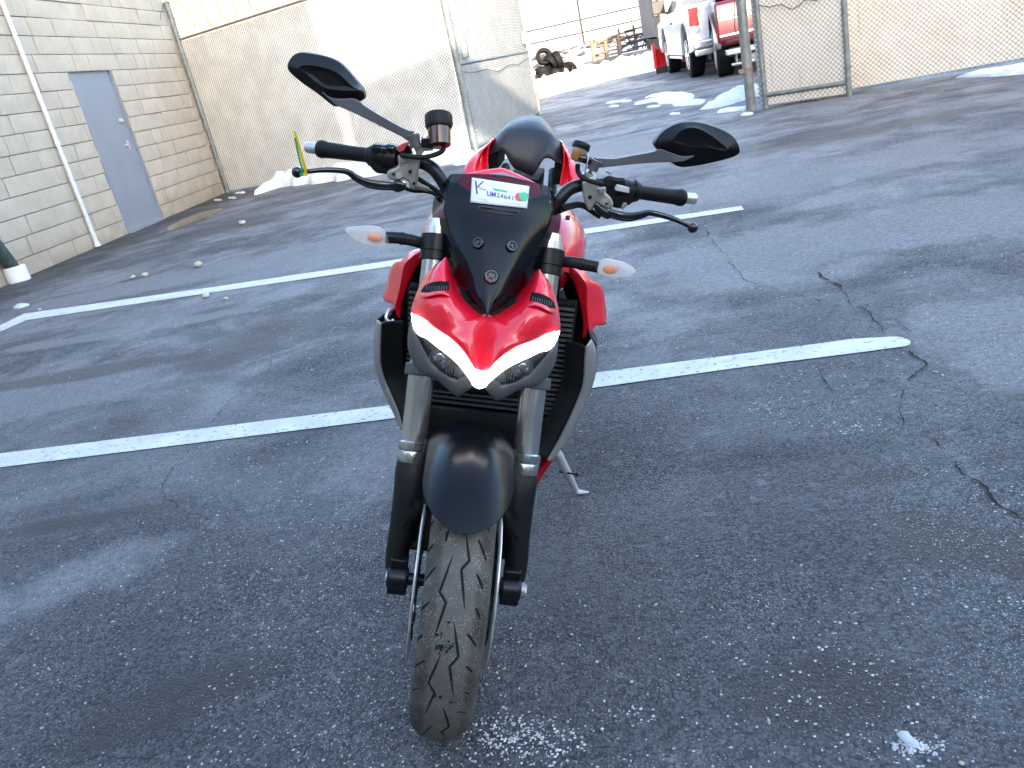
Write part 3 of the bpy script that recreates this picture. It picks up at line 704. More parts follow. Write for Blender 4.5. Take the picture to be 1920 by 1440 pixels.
for k in range(4):
    for a in (0, 1): ck.bb((a * .75 - .4, -.3, .1 + k * .3), (a * .75 - .34, .3, .4 + k * .3)); 
    ck.bb((-.4, -.32, .1 + k * .3), (.45, -.26, .17 + k * .3)); ck.bb((-.4, .26, .1 + k * .3), (.45, .32, .17 + k * .3))
o = ck.build('black_crate', M['car_black'], smooth=False); o.location = (cx0, 46, .42); tag(o, 'black plastic crate frame right of the wooden pallets', 'crate')
for i, (px, ll) in enumerate(((1205, 'left heap of dark pipe frames under snow'), (1222, 'right heap of dark pipe frames under snow by the plow'))):
    m = MB(); x0 = PY(px, 100, 47).x
    for k in range(9): a = random.uniform(-.7, .7); m.tube([(a, -.3, .1), (a + random.uniform(-.5, .5), .2, random.uniform(.5, 1.3))], .035, 5)
    for k in range(4): m.tube([(-.8, -.3, .2 + k * .3), (.8, -.2, .3 + k * .28)], .035, 5)
    o = m.build('frame_heap', M['car_black']); o.location = (x0, 47, .42); tag(o, ll, 'scrap')

# ------------------------------------------------------------------ vehicles
def wheel(parent, c, side, r_=.47, w_=.30, rot=None):
    m = MB(); a = V(c) - V((w_ / 2, 0, 0)); b_ = V(c) + V((w_ / 2, 0, 0))
    m.stack(a, b_, [(0, r_ * .62), (0.0, r_ * .92), (.12, r_), (.88, r_), (1, r_ * .92), (1, r_ * .62)], 32); wb = m.build('wheel', M['old_tyre'], parent)
    m = MB(); xo = c[0] + side * (w_ / 2 + .004)
    m.stack((xo - side * .06, c[1], c[2]), (xo, c[1], c[2]), [(0, r_ * .55), (.0, r_ * .62), (1, r_ * .62), (1, r_ * .56), (.4, r_ * .52), (.4, .02)], 28)
    for k in range(6):
        an = k * pi / 3; p = V((xo - side * .01, c[1] + cos(an) * r_ * .3, c[2] + sin(an) * r_ * .3)); m.box(p, (.03, .07, r_ * .55), Matrix.Rotation(-an + pi / 2 + 0, 3, 'X') if 0 else Matrix.Rotation(an - pi / 2, 3, 'X'))
    m.cyl((xo - side * .04, c[1], c[2]), (xo + side * .01, c[1], c[2]), .07, n=12); m.build('rim', M['alu'], wb)
def pickup(loc, rz, paint, label, sc=1.0):
    """origin at ground under the rear left wheel; +y forward, body to +x"""
    root = empty('pickup_truck', loc=loc); root.rotation_euler.z = rz; root.scale = (sc,) * 3
    W_ = 2.0
    def arch(yc, R, n=10): return [(yc + R * cos(pi - pi * k / n), .50 + R * sin(pi * k / n)) for k in range(n + 1)]
    prof = [(-1.15, .55), (-.62, .50)] + arch(0, .60) + [(.62, .45), (3.12, .45)] + arch(3.75, .60) + [(4.37, .5), (4.75, .55), (4.78, 1.05), (4.70, 1.20), (3.10, 1.32), (1.02, 1.36), (.98, 1.42), (-1.12, 1.40), (-1.18, 1.0)]
    m = MB(); R = [[V((x + (0 if abs(x - 1) < .9 else 0), y, z)) for y, z in prof] for x in (-.02, W_ + .02)]
    R = [[V((x, y, z)) for y, z in prof] for x in (0.02, -.04, -.04, W_ + .04, W_ + .04, W_ - .02)][1:5]
    m.rings([R[0], R[2]]); body = m.build('body', paint, root, bevel=.03, ang=30)
    # cab
    m = MB(); lo = [(.95, 1.34), (3.15, 1.30)]; z1 = 1.93
    bot = [V((-.02, .95, 1.33)), V((W_ + .02, .95, 1.33)), V((W_ + .02, 3.15, 1.29)), V((-.02, 3.15, 1.29))]
    top = [V((.17, 1.15, z1)), V((W_ - .17, 1.15, z1)), V((W_ - .17, 2.35, z1)), V((.17, 2.35, z1))]
    m.rings([bot, top]); m.build('cab', paint, root, bevel=.05)
    def face(a, b_, c, d, ins, name='window', mt=M['car_glass']):
        a, b_, c, d = map(V, (a, b_, c, d)); n_ = (b_ - a).cross(d - a).normalized(); cc_ = (a + b_ + c + d) / 4
        q = [p.lerp(cc_, ins) for p in (a, b_, c, d)]; m = MB(); m.poly([p + n_ * .012 for p in q], n_ * -.02); m.build(name, mt, root, bevel=.008)
    face(bot[0], bot[1], top[1], top[0], .13, 'rear_window'); face(bot[3], bot[0], top[0], top[3], .16); face(bot[1], bot[2], top[2], top[1], .16); face(bot[2], bot[3], top[3], top[2], .12, 'windscreen')
    m = MB(); m.bb((.62, 1.04, 1.88), (1.38, 1.12, 1.93)); m.build('brake_light', M['tail'], root, bevel=.01)
    for x in (-.05, W_ - .13): m = MB(); m.bb((x, -1.20, .92), (x + .18, -1.08, 1.34)); m.build('tail_light', M['tail'], root, bevel=.02)
    for x in (-.052, W_ - .132): m = MB(); m.bb((x, -1.205, .88), (x + .184, -1.09, 1.0)); m.build('reverse_light', M['white_plastic'], root, bevel=.01)
    m = MB(); m.bb((.17, -1.195, .72), (W_ - .17, -1.16, 1.38)); m.build('tailgate', paint, root, bevel=.015)
    m = MB(); m.bb((.75, -1.205, 1.22), (1.25, -1.19, 1.3)); m.build('tailgate_handle', M['car_black'], root)
    m = MB(); m.bb((-.02, -1.38, .58), (W_ + .02, -1.18, .72)); m.bb((-.02, -1.36, .44), (.55, -1.2, .56)); m.build('rear_bumper', M['alu'], root, bevel=.03)
    m = MB(); m.bb((.55, -1.34, .42), (1.45, -1.2, .60)); m.build('bumper_step', M['car_black'], root, bevel=.02)
    m = MB(); m.bb((.3, -1.1, .32), (W_ - .3, 4.6, .46)); m.build('underbody', M['car_black'], root)
    for x, s_ in ((.14, -1), (W_ - .14, 1)):
        for y in (0, 3.75): wheel(root, (x, y, .47), s_)
        m = MB(); m.bb((x + s_ * .16, 2.78, 1.42), (x + s_ * .46, 2.9, 1.70)); m.tube([(x + s_ * .12, 2.8, 1.4), (x + s_ * .3, 2.84, 1.46)], .03, 6); m.build('side_mirror', M['car_black'], root, bevel=.03)
        m = MB(); m.bb((x + s_ * .13 - .02, .75, .38), (x + s_ * .13 + .06 * s_ + .02, 3.0, .44)); m.build('running_board', M['alu'], root, bevel=.01)
        for y in (1.7,): m = MB(); m.bb((x + s_ * .17, y, 1.12), (x + s_ * .20, y + .2, 1.16)); m.build('door_handle', M['car_black'], root)
    tag(root, label, 'pickup truck'); return root
wl = G(1292, 144); pickup((wl.x - .05, wl.y - .6, 0), 0.0, M['truck_white'], 'white pickup truck parked facing away beyond the gate', 1.16)
# maroon truck, rear corner towards the gate
mt_ = empty('maroon_truck', loc=(G(1341, 146).x, 19.35, 0)); mt_.scale = (1.15,) * 3; mt_.rotation_euler.z = -.10
def arch2(yc, R, n=10): return [(yc - R * cos(pi * k / n), .52 + R * sin(pi * k / n)) for k in range(n + 1)]
prof = [(-.10, .62)] + arch2(.58, .58) + [(1.2, .45), (1.72, .5), (1.72, 1.40), (-.06, 1.32), (-.10, 1.2)]
m = MB(); m.rings([[V((x, y, z)) for y, z in prof] for x in (0, 1.95)]); m.build('body', M['maroon'], mt_, bevel=.05, ang=30)
m = MB(); m.rings([[V((.08, .75, 1.36)), V((1.87, .75, 1.36)), V((1.87, 1.70, 1.36)), V((.08, 1.70, 1.36))], [V((.22, .98, 1.95)), V((1.73, .98, 1.95)), V((1.73, 1.66, 1.95)), V((.22, 1.66, 1.95))]]); m.build('cab', M['maroon'], mt_, bevel=.05)
m = MB(); m.poly([V((.18, .765, 1.44)), V((1.77, .765, 1.44)), V((1.66, .94, 1.86)), V((.29, .94, 1.86))], V((0, -.012, .004))); m.build('rear_window', M['car_glass'], mt_)
m = MB(); ap = arch2(.58, .58, 14); ao = [(.58 + (y - .58) * 1.14, .50 + (z - .50) * 1.14) for y, z in ap]
m.grid([[V((-.05, y, z)) for y, z in ap], [V((-.05, y, z)) for y, z in ao], [V((.06, y, z)) for y, z in ao]]); m.build('wheel_arch_flare', M['stem'], mt_, solid=.02)
m = MB(); m.bb((.05, -.13, .72), (1.9, -.10, .76)); m.bb((.05, -.125, 1.0), (1.9, -.10, 1.03)); m.build('trim_strip', M['alu'], mt_, bevel=.005)
m = MB(); m.bb((.9, -.13, 1.12), (1.1, -.10, 1.2)); m.build('tailgate_handle', M['car_black'], mt_)
m = MB(); m.bb((.12, -.42, .40), (1.9, -.10, .46))
for x in (.3, .55, 1.6): m.tube([(x, -.3, .42), (x, -.2, .22)], .02, 6)
m.tube([(.2, -.25, .22), (1.9, -.25, .22)], .03, 6); m.build('rear_step', M['alu'], mt_, bevel=.01)
m = MB(); m.bb((-.02, .34, 1.44), (.20, .50, 1.86)); m.tube([(.1, .45, 1.45), (.25, .75, 1.4)], .03, 6); m.build('side_mirror', M['stem'], mt_, bevel=.05)
m = MB(); m.bb((.2, 0, .34), (1.75, 1.6, .5)); m.build('underbody', M['car_black'], mt_)
m = MB(); m.bb((.12, -.40, .465), (1.2, -.14, .485)); m.build('snow_on_step', M['snow'], mt_)
for x, s_ in ((.14, -1), (1.81, 1)):
    m = MB(); m.stack((x - .16, .58, .46), (x + .16, .58, .46), [(0, .3), (0, .42), (.12, .46), (.88, .46), (1, .42), (1, .3)], 32); wb = m.build('wheel', M['old_tyre'], mt_)
    m = MB(); xo = x + s_ * .165; m.stack((xo - s_ * .05, .58, .46), (xo, .58, .46), [(0, .27), (0, .30), (1, .30), (1, .27), (.4, .25), (.4, .02)], 28)
    for k in range(6): an = k * pi / 3; m.box((xo - s_ * .015, .58 + cos(an) * .14, .46 + sin(an) * .14), (.03, .07, .27), Matrix.Rotation(an - pi / 2, 3, 'X'))
    m.build('rim', M['alu'], wb)
tag(mt_, 'maroon truck with a grey wheel arch, half behind the thick gate post', 'truck')
# plow blade
pw = empty('snow_plow_blade', loc=(PY(1233, 138, wl.y + 5.3).x + .30, wl.y + 5.3, 0)); pw.rotation_euler.z = .0
m = MB(); R = [[V((x, .25 * sin(a) - .2, .25 + .9 * (1 - cos(a)) / 1.3)) for a in [k * pi / 2 * 1.05 / 8 for k in range(9)]] for x in (-.35, 2.4)]; m.grid(R); m.build('blade', M['plow'], pw, solid=.04)
m = MB(); m.bb((-.36, -.26, .0), (2.4, -.2, .26)); m.build('cutting_edge', M['car_black'], pw); m = MB(); m.bb((-.38, -.28, .2), (-.30, .12, 1.2)); m.bb((.6, -.3, .2), (.68, .1, 1.1)); m.build('rib', M['plow'], pw, bevel=.01)
pw.scale = (1, 1, .72)
tag(pw, 'red snow plow blade in front of the white pickup', 'snow plow')
# lorry far back right
lr = empty('parked_lorry', loc=(PY(1256, 60, 34).x, 34, 0)); m = MB(); m.bb((-.3, 0, .9), (2.2, 2.2, 3.3)); m.build('cab', M['beige_wall'], lr, bevel=.1); m = MB(); m.bb((.35, -.02, 2.1), (1.9, 0, 2.9)); m.build('windscreen', M['car_glass'], lr, bevel=.03)
m = MB(); m.bb((-.55, -.1, 1.7), (-.35, .1, 2.6)); m.build('side_mirror', M['car_black'], lr, bevel=.03); m = MB(); m.bb((-.2, 2.6, 1.0), (2.3, 9, 4.2)); m.build('cargo_box', M['metal_wall'], lr, smooth=False)
for x in (.1, 1.9):
    for y in (1.1, 7): m = MB(); m.stack((x - .15, y, .5), (x + .15, y, .5), [(0, .3), (0, .46), (.1, .5), (.9, .5), (1, .46), (1, .3)], 20); m.build('wheel', M['old_tyre'], lr)
m = MB(); m.bb((-.1, .2, .5), (2.1, 8.8, .92)); m.build('chassis', M['car_black'], lr)
tag(lr, 'beige lorry with a pale cargo box behind the white pickup', 'lorry')
# building behind the left fence
bb_ = empty('beige_building', loc=(-12, 44, 0)); m = MB(); m.bb((-8, 0, 0), (8.2, 12, 8.5)); m.build('wall', M['beige_wall'], bb_, smooth=False); m = MB(); m.bb((-8.3, -.3, 8.5), (8.5, 12.3, 8.9)); m.build('roof', M['brick_dark'], bb_, smooth=False)
m = MB(); m.tube([(1.2, -.1, 0), (1.2, -.1, 8.5)], .1, 8); m.build('downpipe', M['galv'], bb_)
tag(bb_, 'beige rendered building beyond the razor wire fence', 'building')

# ------------------------------------------------------------------ unseen halls behind the camera, heights shaped to cast the lot's shade
def hall(name, x0, x1, y0, y1, h_, label, mt):
    r_ = empty(name, loc=((x0 + x1) / 2, y1, 0)); m = MB(); m.bb((x0, y0, 0), (x1, y1, h_)); rel(m, r_.location); m.build('wall', mt, r_, smooth=False)
    m = MB(); m.bb((x0 - .2, y0 - .2, h_), (x1 + .2, y1 + .2, h_ + .25)); rel(m, r_.location); m.build('roof', M['brick_dark'], r_, smooth=False)
    n = int((x1 - x0) / 3)
    for k in range(n):
        m = MB(); xx = x0 + 1 + k * 3; m.bb((xx, y1, 1.2), (xx + 1.6, y1 + .03, 2.6)); rel(m, r_.location); m.build('window', M['car_glass'], r_, smooth=False)
    return tag(r_, label, 'building')
TE = math.tan(radians(SUN_EL))
hall('shade_hall', -40, .4, -22, -10, 12.5, 'tall unseen hall behind the camera, sized to shade the block wall', M['beige_wall'])
hall('low_shade_hall', 6.2, 34, -22, -10, (19.5 + 10) * TE - .25, 'lower unseen hall behind the camera, sized to shade the right side', M['block'])
hall('middle_shade_hall', .45, 6.15, -22, -10, 6.36, 'middle unseen hall behind the camera, below the light slit', M['metal_wall'])
fb = empty('light_slit_board', loc=(3.3, -9.9, 0))  # made-up board: the gap under it throws light strips into the gateway
m = MB(); m.bb((-2.85, -.1, 7.02), (2.85, 0, 31.0 * TE)); m.build('board', M['metal_wall'], fb, smooth=False)
m = MB(); m.bb((-2.85, -.1, 6.62), (-1.9, 0, 7.01)); m.build('board', M['metal_wall'], fb, smooth=False)
for x in (-1.0, .3, 1.2): m = MB(); m.bb((x, -.12, 6.62), (x + .12 + .4 * (x == .3), -.02, 7.02)); m.build('bracket', M['galv'], fb, smooth=False)
tag(fb, 'unseen board behind the camera, added to leave a slit for light strips', 'board')

# ================================================================== motorcycle
bike = empty('motorcycle', MB_BODY)
tag(bike, 'red naked sport motorcycle leaning on its side stand in the parking stall', 'motorcycle')
def bs(m, name, mt, **k):            # a part in the steered (fork) frame
    return m.build(name, mt, bike, STEER, **k)
def bb2(m, name, mt, **k): return m.build(name, mt, bike, **k)
def sub(m, name, mt, par, **k): return m.build(name, mt, par, **k)
def Sm(l, y=None): return [S(p[0], p[1], p[2] if len(p) > 2 else y) for p in l]
def Bm(l, y=None): return [B(p[0], p[1], p[2] if len(p) > 2 else y) for p in l]
def hitS(bv, px, py, off=.002, inv=_is):
    o = inv @ CAM; d = (inv.to_3x3() @ ray(px, py)).normalized(); h_, n_, i_, t_ = bv.ray_cast(o, d)
    return None if h_ is None else h_ - d * off
WC = V((0, .02, .303))              # front axle
# ---- front wheel
def tyre_prof(hw, R, rim):
    return [(-hw * .80, rim), (-hw * .93, rim + .018), (-hw, R - .042), (-hw * .97, R - .034), (-hw * .86, R - .0215), (-hw * .66, R - .0115), (-hw * .4, R - .0040), (-hw * .15, R - .0006),
            (hw * .15, R - .0006), (hw * .4, R - .0040), (hw * .66, R - .0115), (hw * .86, R - .0215), (hw * .97, R - .034), (hw, R - .042), (hw * .93, rim + .018), (hw * .80, rim)]
def ring_mesh(prof, C0, n=120, closed=False):
    m = MB(); q = len(prof); vs = [C0 + V((x, r_ * cos(2 * pi * k / n), r_ * sin(2 * pi * k / n))) for k in range(n) for x, r_ in prof]
    e = q if closed else q - 1
    m.add(vs, [(k * q + j, ((k + 1) % n) * q + j, ((k + 1) % n) * q + (j + 1) % q, k * q + (j + 1) % q) for k in range(n) for j in range(e)]); return m
tp = tyre_prof(.060, .303, .218)
tp = [(a.x, a.y) for a in crv([(x, r_, 0) for x, r_ in tp], 46)]
ft = ring_mesh(tp, WC, 160); ftb = ft.bvh()
tyre = empty('front_wheel'); tyre.parent = bike; tyre.matrix_basis = STEER
tyo = sub(ft, 'tyre', M['tyre'], tyre, ang=60)
# tread grooves laid along the tyre
def zl(l, x0, y0): return [(x / 4 + x0, y / 4 + y0) for x, y in l]
T7 = [[(775, 722), (800, 925), (740, 990), (765, 1285)], [(675, 890), (578, 1160), (625, 1240), (535, 1508)], [(645, 695), (620, 785)],
      [(540, 625), (512, 668)], [(535, 800), (488, 870)], [(550, 970), (455, 1098)], [(500, 1235), (428, 1315)], [(868, 765), (925, 925)], [(855, 1022), (900, 1140)], [(845, 1280), (878, 1355)], [(935, 670), (948, 712)]]
T8 = [[(685, 345), (718, 605), (652, 680), (680, 900)], [(585, 590), (495, 800), (540, 880), (465, 1040)], [(605, 985), (648, 1130), (590, 1170), (630, 1240)], [(520, 1120), (450, 1195), (492, 1245), (462, 1256)],
      [(455, 440), (408, 488)], [(470, 635), (388, 685)], [(430, 845), (370, 858)], [(785, 430), (850, 530)], [(775, 675), (822, 725)], [(762, 870), (800, 890)], [(710, 1020), (775, 1025)], [(358, 975), (388, 1000)]]
gm = MB()
for i, l in enumerate([zl(a, 680, 820) for a in T7] + [zl(a, 680, 1080) for a in T8]):
    P = []
    for a, b_ in zip(l, l[1:]):
        n = max(2, int(sqrt((a[0] - b_[0]) ** 2 + (a[1] - b_[1]) ** 2) / 4))
        for k in range(n + (b_ == l[-1])):
            h_ = hitS(ftb, a[0] + (b_[0] - a[0]) * k / n, a[1] + (b_[1] - a[1]) * k / n, .0008)
            if h_: P.append(h_)
    if len(P) < 2: continue
    L_, R_ = [], []
    for k, p in enumerate(P):
        d = (P[min(k + 1, len(P) - 1)] - P[max(k - 1, 0)]).normalized(); rad = (p - WC); rad.x *= .3; s_ = d.cross(rad).normalized(); tt = k / (len(P) - 1)
        w_ = (.0024 if len(l) > 2 else .0030) * (min(1, .25 + 3 * tt, .25 + 3 * (1 - tt)))
        L_.append(p + s_ * w_); R_.append(p - s_ * w_)
    gm.grid([L_, R_])
tag(sub(gm, 'tread_groove', M['groove'], tyo, smooth=False, fix=False), kind='stuff')
# wet mud splotches on the tread
gm = MB(); rs_ = random.Random(5)
for cx_, cy_, sx_, sy_, k in ((829, 1212, 9, 6, 46), (827, 1190, 5, 3, 10), (841, 1166, 2.5, 2, 4), (822, 1307, 5, 3, 9), (845, 1315, 4, 2, 4)):
    for _ in range(k):
        px, py, r_ = rs_.gauss(cx_, sx_), rs_.gauss(cy_, sy_), rs_.choice((.0008, .0013, .002, .003))
        h0, h1, h2 = hitS(ftb, px, py, .0006), hitS(ftb, px + 2, py, .0006), hitS(ftb, px, py + 2, .0006)
        if not (h0 and h1 and h2): continue
        a1, a2 = (h1 - h0).normalized(), (h2 - h0).normalized()
        gm.poly([h0 + (a1 * cos(q * pi / 4) + a2 * sin(q * pi / 4)) * r_ * rs_.uniform(.6, 1.2) for q in range(8)])
tag(sub(gm, 'mud_splash', M['groove'], tyo, smooth=False, fix=False), kind='stuff')
# rim, hub, spokes
m = ring_mesh([(-.046, .222), (-.046, .212), (-.03, .200), (.03, .200), (.046, .212), (.046, .222)], WC, 64); sub(m, 'rim', M['black_gloss'], tyre, solid=.004)
m = MB(); m.cyl(WC - V((.05, 0, 0)), WC + V((.05, 0, 0)), .035, n=24); sub(m, 'hub', M['black_metal'], tyre)
for k in range(5):
    a = 2 * pi * k / 5 + .3; m = MB()
    for s_ in (-1, 1):
        e = a + s_ * .22; m.tube([WC + V((0, cos(a) * .03, sin(a) * .03)), WC + V((0, cos(e) * .205, sin(e) * .205))], [.014, .009], 8)
    sub(m, 'spoke', M['black_gloss'], tyre)
for s_ in (-1, 1):
    m = MB(); x = s_ * .079; n = 64
    rin = [WC + V((x, .118 * cos(2 * pi * k / n), .118 * sin(2 * pi * k / n))) for k in range(n)]; ro = [WC + V((x, (.160 + .0015 * (k % 4 < 2)) * cos(2 * pi * k / n), (.160 + .0015 * (k % 4 < 2)) * sin(2 * pi * k / n))) for k in range(n)]
    m.rings([rin, ro], False, False); d_ = bs(m, 'brake_disc', M['steel'], solid=.005)
    m = MB()
    for k in range(9): a = 2 * pi * k / 9; m.cyl(WC + V((x - .006, .112 * cos(a), .112 * sin(a))), WC + V((x + .006, .112 * cos(a), .112 * sin(a))), .010, n=10)
    m2 = ring_mesh([(x - .004, .112), (x - .004, .05), (x + .004, .05), (x + .004, .112)], WC, 32); m.add(m2.v, m2.f)
    sub(m, 'disc_carrier', M['black_metal'], d_)
    m = MB(); cx = x; c0 = WC + V((cx + s_ * .012, .135, .045)); m.box(c0, (.062, .075, .10), Matrix.Rotation(-.5, 3, 'X')); m.cyl(c0 + V((s_ * .03, -.01, .02)), c0 + V((s_ * .045, -.01, .02)), .016); m.cyl(c0 + V((s_ * .03, .01, -.02)), c0 + V((s_ * .045, .01, -.02)), .016)
    bs(m, 'brake_caliper', M['black_metal'], bevel=.006)
# ---- fork
FA = lambda z: .13 + .417 * (z - .525)     # y of the fork line at height z
FX = .1185
for s_ in (-1, 1):
    def fp(z, dx=0, dy=0): return V((s_ * (FX + dx), FA(z) + dy, z))
    m = MB(); R = []
    for z, xo, hw, hd in ((.575, -.030, .020, .020), (.545, -.016, .030, .026), (.519, -.009, .040, .033), (.500, -.009, .041, .036), (.46, -.006, .036, .036), (.40, .001, .029, .032), (.35, .007, .025, .028), (.318, .008, .022, .025)):
        c = fp(z, xo); R.append([c + V((hw * cos(a) * (1 if abs(cos(a)) < .7 else 1), hd * sin(a), 0)) for a in [2 * pi * k / 20 for k in range(20)]])
    m.rings(R[::-1]); leg = bs(m, 'fork_leg', M['black'])
    # inner web down to the caliper mount
    m = MB(); pr = [fp(.50, -.030, -.006), fp(.46, -.034, .0), fp(.40, -.03, .035), fp(.34, -.03, .05), fp(.345, -.008, .05), fp(.50, .0, .02)]
    m.poly([p + V((0, 0, 0)) for p in pr], V((s_ * .016, 0, 0))); sub(m, 'caliper_mount', M['black'], leg, bevel=.004)
    # axle clamp
    m = MB(); c = V((s_ * .118, .022, .303)); m.stack(c - V((s_ * .022, 0, 0)), c + V((s_ * .022, 0, 0)), [(0, .020), (.08, .0245), (.9, .0245), (1, .021)], 24); m.box(c + V((0, .0, -.022)), (.040, .030, .022)); m.box(c + V((0, .012, .03)), (.036, .03, .03)); bs(m, 'axle_clamp', M['black_metal'], bevel=.003)
    for zz_, dx in ((.455, -.012), (.415, -.006)):
        m = MB(); p = fp(zz_, dx, -.034); m.stack(p + V((0, .008, 0)), p - V((0, .003, 0)), [(0, .008), (1, .008), (1, .0045), (.6, .0045)], 14); sub(m, 'bolt', M['black_metal'], leg)
    # silver lower tube with collar
    a, b_ = fp(.520), fp(.715)
    m = MB(); m.stack(a, b_, [(0, .0285), (.03, .0305), (.10, .0305), (.115, .0292), (.125, .0305), (.20, .0305), (.215, .0275), (.60, .0275), (.61, .0280), (1, .0280)], 40); tb = bs(m, 'fork_tube', M['fork'])
    # dark scribe line down the tube front
    m = MB(); m.tube([fp(.565, -.001, -.0266), fp(.712, -.001, -.0270)], .0011, 6); sub(m, 'scribe_line', M['black_matte'], tb)
    m = MB(); m.stack(fp(.715), fp(.93), [(0, .0270), (1, .0270)], 36); bs(m, 'fork_upper_tube', M['fork'])
    # clamps
    m = MB(); m.stack(fp(.688), fp(.712), [(0, .034), (.1, .036), (.9, .036), (1, .034)], 28); m.box(fp(.700, -.03, .0), (.06, .05, .022)); bs(m, 'lower_fork_clamp', M['grey_plastic'], bevel=.003)
    m = MB(); m.stack(fp(.912), fp(.962), [(0, .031), (.02, .033), (.30, .033), (.32, .031), (.36, .031), (.38, .034), (.98, .034), (1, .031)], 28); bs(m, 'upper_fork_clamp', M['black_metal'])
    m = MB(); m.stack(fp(.962), fp(.992), [(0, .028), (.5, .028), (.52, .024), (1, .022)], 24); bs(m, 'fork_cap', M['steel'])
m = MB(); m.cyl((-.1435, .022, .303), (-.1405, .022, .303), .014, n=20); bs(m, 'axle_cap', M['silver_panel'])
m = MB(); m.cyl((.1405, .022, .303), (.148, .022, .303), .017, n=20); m.cyl((.148, .022, .303), (.152, .022, .303), .0125, n=6); bs(m, 'axle_nut', M['silver_panel'])
m = MB(); m.cyl((-.097, .022, .303), (.097, .022, .303), .013); bs(m, 'axle', M['black_metal'])
m = MB(); m.bb((-.10, .19, .665), (.10, .26, .700)); bs(m, 'lower_triple_clamp', M['black_metal'], bevel=.006)
m = MB(); m.bb((-.13, .29, .935), (.13, .37, .958)); bs(m, 'upper_triple_clamp', M['black_metal'], bevel=.008)
# ---- mudguard
m = MB(); g_ = []
for i in range(34):
    t_ = (i / 33) ** 1.8; ph = radians(51.0 + 76 * t_)
    hw = .084 * sqrt(max(1e-5, 1 - (1 - min(t_ / .34, 1)) ** 2.3))
    hw *= 1.0; row = []
    dz = (max(0, .30 - t_) / .30) ** 1.6 * radians(0)
    for j in range(17):
        q = j / 16 * 2 - 1; x = hw * sin(q * pi / 2 * .98); rr = .343 - .042 * (abs(x) / .084) ** 2.4
        p2 = ph
        row.append(WC + V((x, -rr * cos(p2), rr * sin(p2))))
    g_.append(row)
m.grid(g_); mg = bs(m, 'front_mudguard', M['fender'], solid=.004, ang=70)
for s_ in (-1, 1):     # bracket wings that tie the guard to the fork legs
    m = MB(); rows = []
    for i in range(8):
        t_ = i / 7; z = .560 - .13 * t_; y = FA(z) + .012
        rows.append([V((s_ * .074, y - .055 + .03 * t_, z + .010)), V((s_ * .092, y - .030, z)), V((s_ * .110, y, z))])
    m.grid([crv(r_, 6) for r_ in rows]); sub(m, 'mudguard_bracket', M['black'], mg, solid=.006, ang=70)

# ---- headlight fairing
def both(rows, nr, nc, center_last=True):
    g_ = surf(rows, nr, nc); m = MB(); gg = [r_ + [mir(p) for p in r_[::-1][1:]] for r_ in g_] if center_last else None
    if center_last: m.grid(gg)
    else:
        m.grid(g_); m.grid([[mir(p) for p in r_] for r_ in g_])
    return m
def cz(px, py, y): p = S(px, py, y); return V((0, p.y, p.z))
C0, C1 = cz(917, 594, .140), cz(896, 702, .058)
rows = [Sm([(831, 486, .200), (834, 483, .195), (837, 483, .198), (841, 489, .215)]),
        Sm([(805, 507, .190), (818, 506, .165), (836, 510, .160), (852, 517, .230)]),
        Sm([(785, 540, .180), (806, 537, .135), (838, 540, .128), (864, 547, .200)]),
        Sm([(772, 575, .160), (800, 571, .110), (845, 570, .100), (882, 574, .165)]),
        Sm([(770, 592, .140), (812, 600, .093), (858, 602, .088), (900, 589, .150)])]
rows += [Sm([(800, 610, .108), (832, 620, .080), (872, 614, .086)]) + [C0],
         Sm([(840, 642, .084), (862, 640, .066), (886, 632, .080)]) + [C0.lerp(C1, .42)],
         Sm([(870, 668, .068), (880, 670, .058), (891, 666, .068)]) + [C0.lerp(C1, .78)],
         Sm([(890, 694, .057), (892, 697, .056), (894, 699, .057)]) + [C1]]
g1_ = surf(rows[:5], 21, 22); g2_ = surf(rows[4:], 21, 22)
m = MB(); m.grid(g1_); m.grid(g2_)
m.grid([[mir(p) for p in r_] for r_ in g1_]); m.grid([[mir(p) for p in r_] for r_ in g2_])
fair = bs(m, 'headlight_fairing', M['red'], ang=75); fbv = m.bvh()
def decal(bv, outline, off, n=None):
    P = [hitS(bv, x, y, off) for x, y in outline]; P = [p for p in P if p]
    return P
def zoomout(l, x0, y0, s_): return [(x / s_ + x0, y / s_ + y0) for x, y in l]
ventL = [(789, 545), (797, 535), (808, 530), (825, 527), (841, 528), (841, 545), (826, 544), (812, 546), (800, 549), (791, 549)]
def patch(top, bot, off, nx=22, ny=6, mirror=False):
    a, b_ = crv([(*p, 0) for p in top], nx), crv([(*p, 0) for p in bot], nx); g_ = []
    for j in range(ny):
        row = [hitS(fbv, p.x + (q.x - p.x) * j / (ny - 1), p.y + (q.y - p.y) * j / (ny - 1), off) or S((p.x + q.x) / 2, (p.y + q.y) / 2, .13) for p, q in zip(a, b_)]
        g_.append([mir(p) for p in row] if mirror else row)
    return g_
